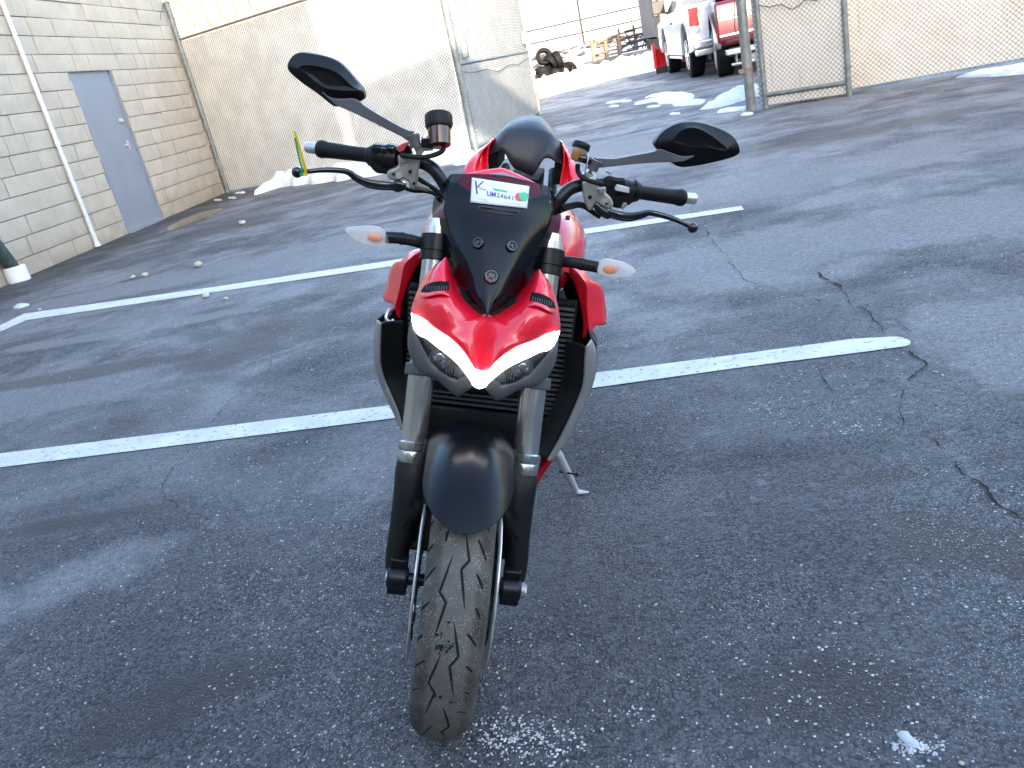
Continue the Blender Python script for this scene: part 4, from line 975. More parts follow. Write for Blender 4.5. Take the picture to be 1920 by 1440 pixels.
def addvent(mirror):
    T_, B_2 = [(789, 546), (795, 537), (806, 530.5), (824, 527), (842, 528)], [(790, 549), (800, 549), (812, 546.5), (826, 545), (842, 546)]
    m = MB(); m.grid(patch(T_, B_2, .0022, mirror=mirror)); v_ = sub(m, 'vent', M['black_matte'], fair)
    m = MB()
    for k in range(9):
        px = 801 + k * 4.6; a, b_ = hitS(fbv, px, 536.5, .0035), hitS(fbv, px - 1.5, 544.5, .0035)
        if a and b_:
            if mirror: a, b_ = mir(a), mir(b_)
            m.tube([a, b_], .0008, 5)
    tag(sub(m, 'vent_fins', M['grey_plastic'], v_), kind='stuff')
    g_ = patch([(788, 548), (800, 549), (812, 546.5), (826, 545), (843, 545.5)], [(790, 560), (802, 558), (814, 555), (828, 553), (846, 556)], .004, ny=5, mirror=mirror)
    for r_, k in zip(g_, (.0, .006, .007, .005, -.003)):
        for p in r_: p.y -= k
    m = MB(); m.grid(g_); sub(m, 'vent_lip', M['red'], fair)
addvent(False); addvent(True)
# daytime running light
up = Sm([(771, 587, .134), (785, 597, .112), (800, 607, .100), (825, 624, .083), (850, 646, .070), (872, 668, .060), (884, 684, .054), (891, 692, .050)]) + [cz(898, 694.5, .050)]
lo = Sm([(776, 617, .128), (786, 629, .112), (800, 635, .100), (820, 651, .086), (839, 665, .074), (862, 687, .062), (881, 712, .050), (887, 723, .048)]) + [cz(897, 729, .048)]
m = both([[a, a.lerp(b_, .33) + V((0, -.006, 0)), a.lerp(b_, .67) + V((0, -.006, 0)), b_] for a, b_ in zip(up, lo)], 40, 8, False) if 0 else None
g_ = surf([[a, a.lerp(b_, .33) + V((0, -.005, 0)), a.lerp(b_, .67) + V((0, -.005, 0)), b_] for a, b_ in zip(up, lo)], 40, 8)
m = MB(); m.grid(g_); m.grid([[mir(p) for p in r_] for r_ in g_]); bs(m, 'daytime_light', M['drl'], solid=.004, off=-1)
# headlamps
lensL = [(781, 622, .118), (789, 640, .112), (799, 662, .104), (812, 682, .094), (827, 697, .085), (843, 707, .078), (857, 712, .073), (868, 707, .068), (877, 704, .064)]
topL = [(784, 620, .115), (795, 630, .106), (806, 640, .098), (818, 650, .091), (831, 660, .083), (844, 671, .076), (856, 682, .071), (867, 692, .066), (877, 701, .063)]
for s_ in (0, 1):
    a = Sm(lensL); b_ = Sm(topL)
    if s_: a, b_ = [mir(p) for p in a], [mir(p) for p in b_]
    g_ = surf([[p, p.lerp(q, .5) + V((0, .034, 0)), q] for p, q in zip(a, b_)], 24, 9); m = MB(); m.grid(g_); hl = bs(m, 'headlamp', M['black_gloss'])
    ctr = lambda px, py, y: mir(S(px, py, y)) if s_ else S(px, py, y)
    m = MB(); c = ctr(826, 668, .105); m.stack(c, c + V((0, -.010, 0)), [(0, .010), (.2, .020), (1, .0215), (1, .0195), (.3, .016)], 28); m.ball(c + V((0, -.004, 0)), .012, (1, .6, 1)); sub(m, 'projector', M['chrome'], hl)
    m = MB(); 
    for k in range(4):
        p = ctr(838 + k * 5, 686 + k * 2.4, .088 - k * .002); m.box(p, (.0022, .012, .024 - k * .003))
    sub(m, 'reflector_rib', M['chrome'], hl)
    m = MB(); m.poly([ctr(858, 688, .076), ctr(872, 700, .070), ctr(861, 708, .074), ctr(850, 704, .080)], V((0, .003, 0))); sub(m, 'reflector_plate', M['grey_plastic'], hl)
    g_ = surf([[p + V((0, -.001, 0)), p.lerp(q, .5) + V((0, -.007, 0)), q + V((0, -.001, 0))] for p, q in zip(a, b_)], 24, 9); m = MB(); m.grid(g_); sub(m, 'lens', M['lensglass'], hl)
# grey chin
outer = Sm([(771, 602, .150), (767, 625, .142), (766, 645, .136), (769, 662, .130), (778, 684, .120), (789, 697, .112), (803, 703, .104), (820, 712, .096), (838, 727, .086), (854, 740, .078), (861, 742, .075), (870, 736, .072), (884, 724, .066), (884, 716, .062)])
inner = Sm([(777, 610, .138), (778, 622, .126), (784, 636, .118), (792, 654, .110), (803, 673, .101), (814, 686, .094), (826, 697, .087), (838, 705, .081), (848, 710, .077), (857, 713.5, .073), (862, 711, .071), (867, 709, .069), (875, 706, .065), (880, 709, .061)])
g_ = surf([[p + V((0, .012, 0)), p, p.lerp(q, .5) + V((0, -.004, 0)), q, q + V((0, .010, 0))] for p, q in zip(outer, inner)], 60, 12)
m = MB(); m.grid(g_); m.grid([[mir(p) for p in r_] for r_ in g_]); bs(m, 'headlight_surround', M['grey_plastic'], ang=50, solid=.003)
m = MB(); m.bb((-.10, .17, .73), (.10, .24, .88)); bs(m, 'headlight_housing', M['black_matte'], bevel=.01)

# ---- windscreen
C = [cz(945, 329, .305), cz(941, 364, .275), cz(937, 404, .250), cz(933, 447, .215), cz(928, 490, .185), cz(923, 528, .160), cz(919, 560, .140), cz(915, 588, .124)]
rowsL = [[(846, 325, .350), (849, 326, .338), (895, 326, .312)], [(826, 352, .345), (836, 358, .312), (888, 360, .283)], [(812, 380, .345), (831, 386, .297), (884, 394, .262)],
         [(812, 425, .320), (839, 430, .268), (885, 438, .228)], [(823, 470, .285), (851, 475, .232), (888, 482, .198)], [(843, 507, .245), (865, 512, .200), (894, 520, .172)],
         [(868, 541, .195), (880, 548, .166), (899, 555, .150)], [(897, 580, .146), (900, 581, .140), (907, 586, .130)]]
rows = [Sm(a) + [c] for a, c in zip(rowsL, C)]
# keep the flank separate from the front face so the ridge stays crisp
gA = surf([r_[:2] for r_ in rows], 40, 5); gB = surf([[r_[1], r_[2], r_[3], mir(r_[2]), mir(r_[1])] for r_ in rows], 40, 25)
m = MB(); m.grid(gB); m.grid(gA); m.grid([[mir(p) for p in r_] for r_ in gA]); scrn = bs(m, 'windscreen', M['screen'], ang=35); sbv = m.bvh()
# black instrument backing behind the screen
bk = [[a.copy() for a in r_] for r_ in rows]
bw = []
for i, r_ in enumerate(bk[1:]):
    k = .985 if i else .99; row = [V((r_[1].x * k, r_[1].y + .010, r_[1].z)), V((r_[2].x, r_[2].y + .016, r_[2].z)), V((0, r_[3].y + .018, r_[3].z))]
    bw.append(row + [mir(row[1]), mir(row[0])])
tpr = [cz(0, 0, 0)] ; t0 = [S(852, 336, .350), S(884, 361, .305), cz(940, 385, .285)]; bw[0] = t0 + [mir(t0[1]), mir(t0[0])]
m = MB(); m.grid(surf(bw, 30, 17)); bs(m, 'instrument_backing', M['backing'], solid=.003)
m = MB(); sl = decal(sbv, [(x / 12 + 860, y / 12 + 310) for x, y in [(450, 960), (480, 925), (560, 925), (800, 965), (1100, 1015), (1300, 1035), (1365, 1070), (1385, 1110), (1300, 1120), (1000, 1095), (700, 1050), (500, 1000)]], .0015)
m.poly(sl); sub(m, 'screen_slot', M['black_matte'], scrn, smooth=False)
m = MB(); m.tube(sl + [sl[0]], .0011, 6); sub(m, 'slot_rim', M['grey_plastic'], scrn)
for i, (px, py, r_) in enumerate(((897, 456, .0125), (958.5, 462, .0125), (921, 519, .0155))):
    p = hitS(sbv, px, py, .001); q = hitS(sbv, px + 4, py, .001) - p; v2 = hitS(sbv, px, py + 4, .001) - p; n_ = q.cross(v2).normalized(); n_ = n_ if n_.y < 0 else -n_
    m = MB(); m.stack(p - n_ * .004, p + n_ * .005, [(0, r_), (.6, r_), (1, r_ * .82), (1, r_ * .62), (.6, r_ * .55), (.6, r_ * .3), (1.1, r_ * .26)], 28); sc = sub(m, 'screw_mount', M['black_gloss'], scrn)
    a1 = q.normalized(); a2 = n_.cross(a1); m = MB()
    for k in range(5): an = k * 2 * pi / 5; m.ball(p + n_ * .004 + (a1 * cos(an) + a2 * sin(an)) * r_ * .48, .0013, nu=6, nv=4)
    sub(m, 'torx_dot', M['grey_plastic'], sc)
# red instrument cowl behind the screen top
upc = Sm([(869, 328, .39), (892, 323, .40), (918, 318.5, .405)]) ; ce = cz(952, 317.5, .41)
lwc = Sm([(848, 352, .37), (878, 368, .345), (905, 378, .33)]); cl_ = cz(945, 392, .32)
mdc = [a.lerp(b_, .35) + V((0, -.006, 0)) for a, b_ in zip(upc, lwc)]; cm = ce.lerp(cl_, .35) + V((0, -.006, 0))
rr = [[*upc, ce, *[mir(p) for p in upc[::-1]]], [*mdc, cm, *[mir(p) for p in mdc[::-1]]], [*lwc, cl_, *[mir(p) for p in lwc[::-1]]]]
m = MB(); m.grid(surf(rr, 12, 25)); cowl = bs(m, 'instrument_cowl', M['red'], solid=.004, ang=60); cbv = m.bvh()
dsp = decal(cbv, [(912, 328), (925, 325), (945, 323), (965, 325), (985, 331), (998, 338), (997, 344), (985, 340), (965, 335), (945, 331), (925, 329.5)], .006)
if len(dsp) > 5: m = MB(); m.poly(dsp, V((0, .003, 0))); sub(m, 'display', M['lcd'], cowl, smooth=False)

# ---- handlebar
def SP(l): return [S(*p) for p in l]
hbl = SP([(700, 293, .455), (745, 299, .44), (785, 304, .425), (805, 311, .415), (820, 325, .405), (838, 352, .40), (852, 370, .40)])
hb = [V((-.435, .505, hbl[0].z - .004))] + hbl + [V((-.04, .40, hbl[-1].z - .012)), V((.04, .40, hbl[-1].z - .012))]
hbr = SP([(1150, 347, .445), (1110, 346, .43), (1085, 348, .42), (1065, 357, .41), (1048, 376, .40), (1036, 392, .40)])
path = SP([(690, 292, .46)]) + hbl[1:] + [V((-.03, .40, hbl[-1].z - .01)), V((.03, .40, hbl[-1].z - .01))] + hbr[::-1] + SP([(1195, 357, .46)])
m = MB(); m.tube(crv(path, 90), .0142, 16); bs(m, 'handlebar', M['black_metal'])
m = MB(); m.box((-.04, .385, 1.0), (.035, .05, .06)); m.box((.04, .385, 1.0), (.035, .05, .06)); bs(m, 'handlebar_riser', M['black_metal'], bevel=.005)
def grip(a, b_, e):
    a, b_, e = S(*a), S(*b_), S(*e); m = MB()
    m.stack(a, b_, [(0, .0185), (.03, .0205), (.06, .0185), (.08, .0160), (.3, .0155), (.7, .0168), (.88, .0175), (.90, .0195), (.96, .0195), (1, .018)], 28); g_ = bs(m, 'grip', M['rubber'])
    m = MB(); m.stack(b_, e, [(-.1, .0125), (.03, .0135), (.05, .0128), (.92, .0128), (1, .0115)], 24); sub(m, 'bar_end', M['alu'], g_)
    d = (b_ - a); 
    for k in range(5):
        an = k * .5 + 3.6; m = MB(); u_ = d.normalized(); p_ = u_.orthogonal().normalized(); q_ = u_.cross(p_)
        r0 = p_ * cos(an) + q_ * sin(an)
        m.tube([a + d * .2 + r0 * .0155, a + d * .5 + r0 * .0162, a + d * .86 + r0 * .0175], .0008, 4); sub(m, 'grip_rib', M['black_matte'], g_)
    return g_
grip((697, 292, .455), (598, 279, .50), (575, 276, .51)); grip((1190, 359, .455), (1281, 371, .50), (1303, 373, .51))
# right hand (viewer's left) switchgear
def blk(l, yf, yb, name, mt, bev=.004, par=None, frame='S'):
    fn = S if frame == 'S' else B
    a = [fn(x, y, yf) for x, y in l]; b_ = [p + V((0, yb - yf, 0)) for p in a]; m = MB(); m.rings([b_, a])
    if par: return m.build(name, mt, par, bevel=bev)
    return m.build(name, mt, bike, STEER if frame == 'S' else None, bevel=bev)
sw = blk([(694, 274), (700, 271), (712, 272), (717, 275), (728, 271), (742, 274), (744, 290), (743, 312), (733, 328), (706, 326), (697, 318), (692, 306)], .425, .465, 'switch_housing', M['black'], .006)
m = MB(); a, b_ = S(694, 292, .452), S(745, 299, .438); m.stack(a, b_, [(0, .022), (.25, .027), (.3, .024), (.55, .024), (.6, .027), (1, .022)], 24); sub(m, 'switch_ring', M['black'], sw)
m = MB(); m.box(S(720, 281, .42), (.012, .012, .010)); m.box(S(733, 279, .42), (.010, .012, .008)); sub(m, 'switch_button', M['black_gloss'], sw, bevel=.002)
k1 = blk([(745, 282), (747, 274), (757, 268), (766, 266), (767, 270), (760, 276), (757, 283), (748, 286)], .408, .425, 'kill_switch', M['kill'], .002, sw)
k2 = blk([(745, 272), (768, 272), (773, 290), (768, 306), (746, 306)], .425, .455, 'throttle_housing', M['black'], .006)
# master cylinder, perch
mc = blk([(748, 296), (762, 292), (785, 290), (787, 310), (783, 322), (782, 350), (776, 356), (770, 352), (765, 340), (757, 335), (745, 340), (730, 337), (724, 329), (727, 320), (738, 317), (746, 312)], .395, .425, 'front_master_cylinder', M['cast'], .004)
m = MB(); m.stack(S(755, 304, .40), S(755, 292, .40), [(0, .010), (.9, .0105), (1, .0095)], 18); m.cyl(S(748, 329, .393), S(748, 329, .402), .007, n=12); sub(m, 'banjo', M['cast'], mc)
m = MB(); m.cyl(S(769, 322, .39), S(769, 322, .396), .004, n=10); m.cyl(S(738, 327, .389), S(738, 327, .394), .003, n=10); m.cyl(S(776, 344, .39), S(776, 344, .395), .0035, n=10); sub(m, 'screw', M['black_matte'], mc)
m = MB(); m.tube(SP([(770, 345, .41), (790, 351, .42), (803, 355, .43)]), [.0085, .007, .006], 10); sub(m, 'perch_arm', M['cast'], mc)
def lever(l, widths, yl, name, mt=M['black_gloss']):
    P = crv([S(px, py, y) for (px, py), y in zip(l, yl)], 50); m = MB(); W_ = [w.x for w in crv([(a, 0, 0) for a in widths], 50)]; R = []
    for i, p in enumerate(P):
        d = (P[min(i + 1, 49)] - P[max(i - 1, 0)]).normalized(); n_ = V((0, -1, 0)); u_ = d.cross(n_).normalized(); n2 = u_.cross(d).normalized()
        R.append([p + u_ * W_[i] * cos(a) + n2 * .0058 * sin(a) for a in [2 * pi * k / 14 for k in range(14)]])
    m.rings(R); m.ball(P[0], .0115, (1, .9, 1), 18, 12); return bs(m, name, mt)
brk = lever([(557, 323), (580, 321), (610, 318.5), (640, 320), (655, 324), (668, 334), (690, 344), (715, 348), (742, 349)], [.0065, .0052, .0058, .0062, .0068, .0078, .0092, .0098, .009], [.36] * 2 + [.365, .37, .375, .38, .385, .39, .39], 'brake_lever')
clu = lever([(1299, 427), (1285, 420), (1262, 410), (1235, 402), (1217, 399), (1203, 403), (1180, 407), (1158, 404), (1140, 398)], [.0065, .0052, .006, .0065, .0068, .0082, .0098, .0100, .009], [.36] * 2 + [.365, .37, .375, .38, .385, .39, .39], 'clutch_lever')
blk([(728, 343), (748, 340), (762, 345), (760, 357), (745, 362), (730, 356)], .385, .405, 'lever_pivot', M['black_gloss'], .004)
m = MB(); m.tube(crv(SP([(758, 352, .41), (775, 358, .42), (800, 359, .43), (818, 366, .43), (826, 380, .42)]), 20), .0042, 8); m.tube(crv(SP([(785, 335, .42), (800, 345, .43), (818, 357, .43), (835, 372, .42)]), 20), .0055, 8); bs(m, 'brake_hose', M['rubber'])
# reservoirs
a, b_ = S(825, 275, .40), S(822, 214, .43)
m = MB(); m.stack(a, a.lerp(b_, .60), [(0, .019), (.06, .0235), (.9, .0245), (1, .0245)], 32); rs = bs(m, 'brake_fluid_reservoir', M['amber_dark'])
m = MB(); m.stack(a.lerp(b_, .56), b_, [(0, .0270), (.1, .0285), (.9, .0285), (1, .0268)], 36)
for k in range(24):
    an = 2 * pi * k / 24; d = (b_ - a).normalized(); p_ = d.orthogonal().normalized(); q_ = d.cross(p_); r0 = (p_ * cos(an) + q_ * sin(an)) * .0285; m.tube([a.lerp(b_, .62) + r0, a.lerp(b_, .95) + r0], .0012, 4)
sub(m, 'cap', M['black'], rs)
blk([(789, 262), (800, 259), (808, 262), (814, 252), (817, 253), (811, 270), (812, 277), (790, 276)], .40, .42, 'reservoir_bracket', M['black_metal'], .002)
m = MB(); m.cyl(S(797, 262, .41), S(797, 257, .413), .0085, n=18); bs(m, 'bracket_bolt', M['steel'])
m = MB(); m.tube(crv(SP([(833, 275, .40), (828, 284, .395), (812, 291, .39), (790, 295, .385), (765, 293, .385), (752, 291, .39)]), 30), .0052, 10); bs(m, 'reservoir_hose', M['rubber'])
blk([(775, 276), (790, 274), (812, 278), (812, 283), (795, 284), (788, 295), (782, 295), (778, 284)], .405, .42, 'reservoir_mount', M['cast'], .002)
# mirrors
def mirror_(outl, y, facet, stem, sw_, ring_c, lab):
    O = crv([S(px, py, y) for px, py in outl], 56, True); c = sum(O, V()) / len(O)
    def sc_(k, dy, sh=V((0, 0, 0))): return [c + (p - c) * k + V((0, dy, 0)) + sh for p in O]
    Fp = crv([S(px, py, y) for px, py in facet], 56, True)
    m = MB(); m.rings([sc_(.90, .022), sc_(.985, .016), sc_(1.0, .006), sc_(.975, -.008), [p.lerp(q + V((0, -.026, 0)), .55) + V((0, -.006, 0)) for p, q in zip(sc_(.93, 0), Fp)], [p + V((0, -.030, 0)) for p in Fp], [(c * .4 + p * .6) + V((0, -.025, 0)) for p in Fp]])
    mo_ = bs(m, 'mirror', M['black'], ang=22)
    m = MB(); m.poly(sc_(.9, .0225)); sub(m, 'mirror_glass', M['chrome'], mo_, smooth=False)
    U = crv([S(*p) for p in stem[0]], 30); L_ = crv([S(*p) for p in stem[1]], 30); m = MB()
    m.rings([[u_, l_, l_ + V((0, .012, 0)), u_ + V((0, .012, 0))] for u_, l_ in zip(U, L_)]); st = sub(m, 'mirror_stem', M['stem'], mo_, bevel=.002)
    a, b_ = S(*ring_c[0]), S(*ring_c[1]); m = MB(); m.stack(a, b_, [(0, .0125), (.3, .012), (1, .0140), (1, .0095), (.8, .009)], 22); sub(m, 'stem_base', M['stem'], mo_)
    m = MB(); d = (b_ - a); m.cyl(b_ - d * .22, b_ - d * .18, .009, n=14); sub(m, 'stem_bolt', M['black_matte'], mo_)
    return mo_
z1 = lambda l: [(x / 5.3333 + 520, y / 5.3333 + 80) for x, y in l]; z4 = lambda l: [(x / 5.3333 + 1040, y / 5.3333 + 200) for x, y in l]
mirror_(z1([(102, 215), (150, 130), (230, 93), (350, 103), (520, 140), (640, 200), (740, 300), (830, 410), (872, 480), (880, 550), (820, 592), (720, 620), (600, 643), (540, 615), (400, 505), (230, 385), (120, 285)]), .43,
        z1([(240, 250), (270, 225), (330, 220), (420, 228), (560, 265), (660, 320), (740, 400), (790, 440), (840, 465), (740, 470), (640, 465), (560, 455), (500, 440), (420, 390), (360, 340), (300, 290), (260, 265)]),
        ([(*z1([(440, 490)])[0], .395), (*z1([(520, 550)])[0], .39), (*z1([(640, 565)])[0], .388), (*z1([(770, 565)])[0], .395), (*z1([(900, 650)])[0], .40), (*z1([(1100, 770)])[0], .41), (*z1([(1290, 870)])[0], .415), (*z1([(1370, 885)])[0], .415)],
         [(*z1([(470, 520)])[0], .395), (*z1([(570, 615)])[0], .39), (*z1([(640, 650)])[0], .388), (*z1([(760, 700)])[0], .395), (*z1([(880, 760)])[0], .40), (*z1([(1060, 850)])[0], .41), (*z1([(1220, 930)])[0], .415), (*z1([(1310, 985)])[0], .415)]), 0,
        ((780.5, 276, .41), (774, 252, .41)), '')
mirror_(z4([(985, 360), (1040, 270), (1120, 205), (1250, 152), (1400, 145), (1550, 178), (1700, 238), (1800, 310), (1845, 400), (1848, 455), (1790, 498), (1600, 552), (1400, 592), (1250, 603), (1170, 565), (1090, 500), (1020, 430)]), .43,
        z4([(1150, 320), (1200, 255), (1260, 215), (1330, 195), (1420, 210), (1530, 270), (1620, 340), (1690, 400), (1660, 420), (1560, 405), (1450, 395), (1380, 390), (1320, 385), (1280, 375), (1230, 360), (1190, 345), (1160, 335)]),
        ([(*z4([(1400, 492)])[0], .395), (*z4([(1280, 500)])[0], .39), (*z4([(1180, 470)])[0], .388), (*z4([(1060, 430)])[0], .395), (*z4([(980, 452)])[0], .40), (*z4([(800, 485)])[0], .41), (*z4([(600, 520)])[0], .415), (*z4([(440, 515)])[0], .415)],
         [(*z4([(1390, 500)])[0], .395), (*z4([(1290, 545)])[0], .39), (*z4([(1180, 555)])[0], .388), (*z4([(1080, 558)])[0], .395), (*z4([(980, 562)])[0], .40), (*z4([(800, 575)])[0], .41), (*z4([(600, 597)])[0], .415), (*z4([(450, 612)])[0], .415)]), 0,
        ((1110, 318, .415), (1119, 299, .412)), '')
# left hand (viewer's right) controls
mc2 = blk([(1092, 345), (1100, 335), (1112, 330), (1120, 340), (1124, 352), (1136, 362), (1146, 372), (1151, 382), (1148, 392), (1138, 393), (1128, 388), (1118, 380), (1112, 394), (1104, 396), (1098, 385), (1094, 370)], .393, .425, 'clutch_master_cylinder', M['cast'], .004)
m = MB(); m.stack(S(1128, 360, .395), S(1127, 352, .395), [(0, .010), (.9, .0105), (1, .0095)], 18); m.cyl(S(1133, 378, .389), S(1133, 378, .396), .008, n=14); sub(m, 'banjo', M['cast'], mc2)
m = MB(); m.cyl(S(1137, 382, .386), S(1137, 382, .391), .0028, n=10); m.cyl(S(1106, 370, .389), S(1106, 370, .394), .0045, n=10); sub(m, 'screw', M['black_matte'], mc2)
blk([(1112, 384), (1120, 380), (1132, 392), (1145, 398), (1150, 408), (1138, 412), (1126, 405), (1116, 396)], .385, .405, 'lever_pivot', M['black_gloss'], .003)
sw2 = blk([(1130, 336), (1142, 330), (1158, 334), (1172, 334), (1178, 346), (1186, 352), (1189, 372), (1185, 384), (1170, 388), (1165, 392), (1150, 390), (1140, 375), (1134, 360)], .425, .465, 'switch_housing', M['black'], .006)
m = MB(); a, b_ = S(1150, 353, .442), S(1196, 359, .456); m.stack(a, b_, [(0, .022), (.5, .025), (.55, .023), (.75, .023), (.8, .026), (1, .022)], 24); sub(m, 'switch_ring', M['black'], sw2)
blk([(1153, 352), (1157, 346), (1180, 352), (1180, 363), (1160, 359), (1153, 357)], .412, .42, 'white_switch', M['white_plastic'], .002, sw2)
blk([(1136, 320), (1142, 321), (1150, 327), (1143, 327), (1138, 324)], .43, .445, 'flash_switch', M['white_plastic'], .002, sw2)
blk([(1164, 392), (1169, 380), (1176, 382), (1172, 390), (1168, 393)], .415, .425, 'horn_button', M['silver_panel'], .001, sw2)
m = MB(); m.cyl(S(1141, 343, .421), S(1141, 343, .425), .007, n=14); sub(m, 'mode_button', M['black_gloss'], sw2)
a, b_ = S(1081, 301, .42), S(1092, 268, .43)
m = MB(); m.stack(a, a.lerp(b_, .5), [(0, .013), (.15, .0155), (1, .0165)], 24); rs2 = bs(m, 'clutch_fluid_reservoir', M['amber'])
m = MB(); m.stack(a.lerp(b_, .48), a.lerp(b_, .72), [(0, .0165), (1, .017)], 24); sub(m, 'bottle_top', M['clear_top'], rs2)
m = MB(); m.stack(a.lerp(b_, .64), b_, [(0, .0185), (.1, .0195), (.85, .0195), (1, .018)], 28); sub(m, 'cap', M['black'], rs2)
m = MB(); m.tube(SP([(1085, 295, .405), (1096, 298, .405), (1106, 301, .41)]), [.006, .010, .009], 12); bs(m, 'reservoir_clamp', M['black_gloss'])
m = MB(); c = SP([(1100, 300, .408), (1102, 300.5, .408)]); m.tube(c, .0115, 18); m.tube(SP([(1100, 308, .40), (1098, 318, .405), (1097, 326, .41)]), .002, 6); bs(m, 'zip_band', M['white_plastic'])
m = MB(); m.tube(crv(SP([(1083, 308, .41), (1084, 322, .41), (1093, 334, .40), (1110, 340, .395), (1130, 345, .395)]), 26), .0055, 10); bs(m, 'reservoir_hose', M['rubber'])
m = MB(); m.tube(SP([(1098, 322, .42), (1104, 332, .42), (1112, 338, .42)]), .012, 10); bs(m, 'stem_mount', M['cast'])
m = MB()
for k, off in enumerate(((0, 0), (3, 5), (-2, 9))): m.tube(crv(SP([(1052 + off[0], 388 + off[1], .38), (1070, 383 + off[1] * .7, .40), (1090, 382 + off[1] * .5, .41), (1108, 394 + off[1] * .3, .41), (1125, 408, .41)]), 24), .0042, 8)
bs(m, 'cable_bundle', M['rubber'])
m = MB(); m.tube(SP([(1060, 408, .39), (1068, 409, .39)]), .005, 8); bs(m, 'choke_stub', M['black_gloss'])
# turn signals
def signal(l, st, y):
    O = crv([S(px, py, y) for px, py in l], 40, True); c = sum(O, V()) / len(O)
    st_ = [S(*p) for p in st]; m = MB(); m.tube(crv(st_, 24), [.0125 + (.0015 if k % 6 in (0, 1) and 8 < k < 18 else 0) for k in range(24)], 16); sg = bs(m, 'turn_signal', M['black'])
    m = MB(); m.rings([[c + (p - c) * .5 + V((0, .016, 0)) for p in O], [c + (p - c) * .92 + V((0, .011, 0)) for p in O], [p + V((0, .002, 0)) for p in O]]); sub(m, 'signal_body', M['reflector'], sg)
    m = MB(); q = c.lerp(st_[-1], .35); m.ball(q + V((0, .000, -.002)), .0105, (1.5, .6, .85), 14, 10); sub(m, 'bulb', M['orange'], sg)
    m = MB()
    for k in range(6): qq = c.lerp(st_[-1], .55 - .14 * k); m.tube([qq + V((0, .002, -.010)), qq + V((0, .002, .009))], .0006, 4)
    sub(m, 'lens_rib', M['white_plastic'], sg)
    m = MB(); m.rings([O, [c + (p - c) * .93 + V((0, -.007, 0)) for p in O], [c + (p - c) * .6 + V((0, -.013, 0)) for p in O]]); sub(m, 'lens', M['signal_lens'], sg)
z2 = lambda l: [(x / 5.3333 + 520, y / 5.3333 + 230) for x, y in l]
signal(z2([(675, 1075), (720, 1045), (850, 1035), (1000, 1040), (1080, 1090), (1125, 1160), (1115, 1215), (1060, 1240), (960, 1240), (850, 1215), (750, 1160)]), [(800, 458, .32), (770, 450, .31), (745, 446, .305), (722, 445, .300)], .295)
z5 = lambda l: [(x / 4 + 700, y / 4 + 380) for x, y in l]
signal(z5([(1660, 490), (1700, 440), (1760, 425), (1880, 450), (1940, 480), (1970, 515), (1940, 550), (1880, 562), (1780, 562), (1700, 535)]), [(1050, 490, .32), (1075, 492, .31), (1100, 497, .305), (1122, 501, .300)], .295)

# ---- body (frame-fixed) parts
def bboth(rows, nr, nc, name, mt, **k):
    g_ = surf(rows, nr, nc); m = MB(); m.grid(g_); o1 = bb2(m, name, mt, **k); m = MB(); m.grid([[mir(p) for p in r_] for r_ in g_]); o2 = bb2(m, name, mt, **k); return o1, o2
# tank
m = MB(); R = []
for y, w_, z0, z1 in ((.43, .10, .80, .93), (.47, .165, .76, .965), (.56, .200, .74, 1.00), (.66, .205, .74, 1.01), (.76, .185, .76, .99), (.86, .14, .78, .95), (.95, .10, .80, .90)):
    R.append([V((w_ * (1 if sin(a) > -.05 else 1 - .42 * abs(sin(a) + .05)) * (abs(cos(a)) ** .75) * (1 if cos(a) > 0 else -1), y, (z0 + z1) / 2 + (z1 - z0) / 2 * (abs(sin(a)) ** .8) * (1 if sin(a) > 0 else -1))) for a in [2 * pi * k / 36 for k in range(36)]])
m.rings(R); bb2(m, 'fuel_tank', M['red'], ang=60)
# intake flares (traced on the viewer's left, mirrored)
ol = [(792, 467, .44), (772, 472, .45), (755, 488, .455), (737, 497, .48), (726, 532, .49), (720, 562, .485), (735, 568, .47), (736, 588, .455), (747, 595, .44)]
rd = [(794, 470, .43), (778, 478, .425), (762, 492, .425), (756, 505, .43), (752, 530, .43), (745, 560, .43), (741, 575, .43), (744, 588, .43), (748, 596, .43)]
il = [(793, 486, .44), (786, 494, .44), (778, 505, .44), (771, 520, .44), (764, 536, .44), (757, 555, .44), (753, 570, .44), (751, 584, .44), (749, 597, .435)]
fA = [[B(*p), B(*q)] for p, q in zip(ol, rd)]; fB = [[B(*q), B(*r_)] for q, r_ in zip(rd, il)]
for s_ in (0, 1):
    f = (lambda p: mir(p)) if s_ else (lambda p: p)
    m = MB(); m.grid([[f(p) for p in r_] for r_ in surf(fA, 26, 5)]); m.grid([[f(p) for p in r_] for r_ in surf(fB, 26, 5)]); bb2(m, 'side_fairing', M['red'], ang=25, solid=.004)
    m = MB(); a = [f(B(*p)) + V((0, .012, 0)) for p in il]; b_ = [p + V(((-1 if s_ else 1) * .035, .05, -.004)) for p in a]; m.grid([a, b_]); bb2(m, 'intake_liner', M['black'], solid=.003)
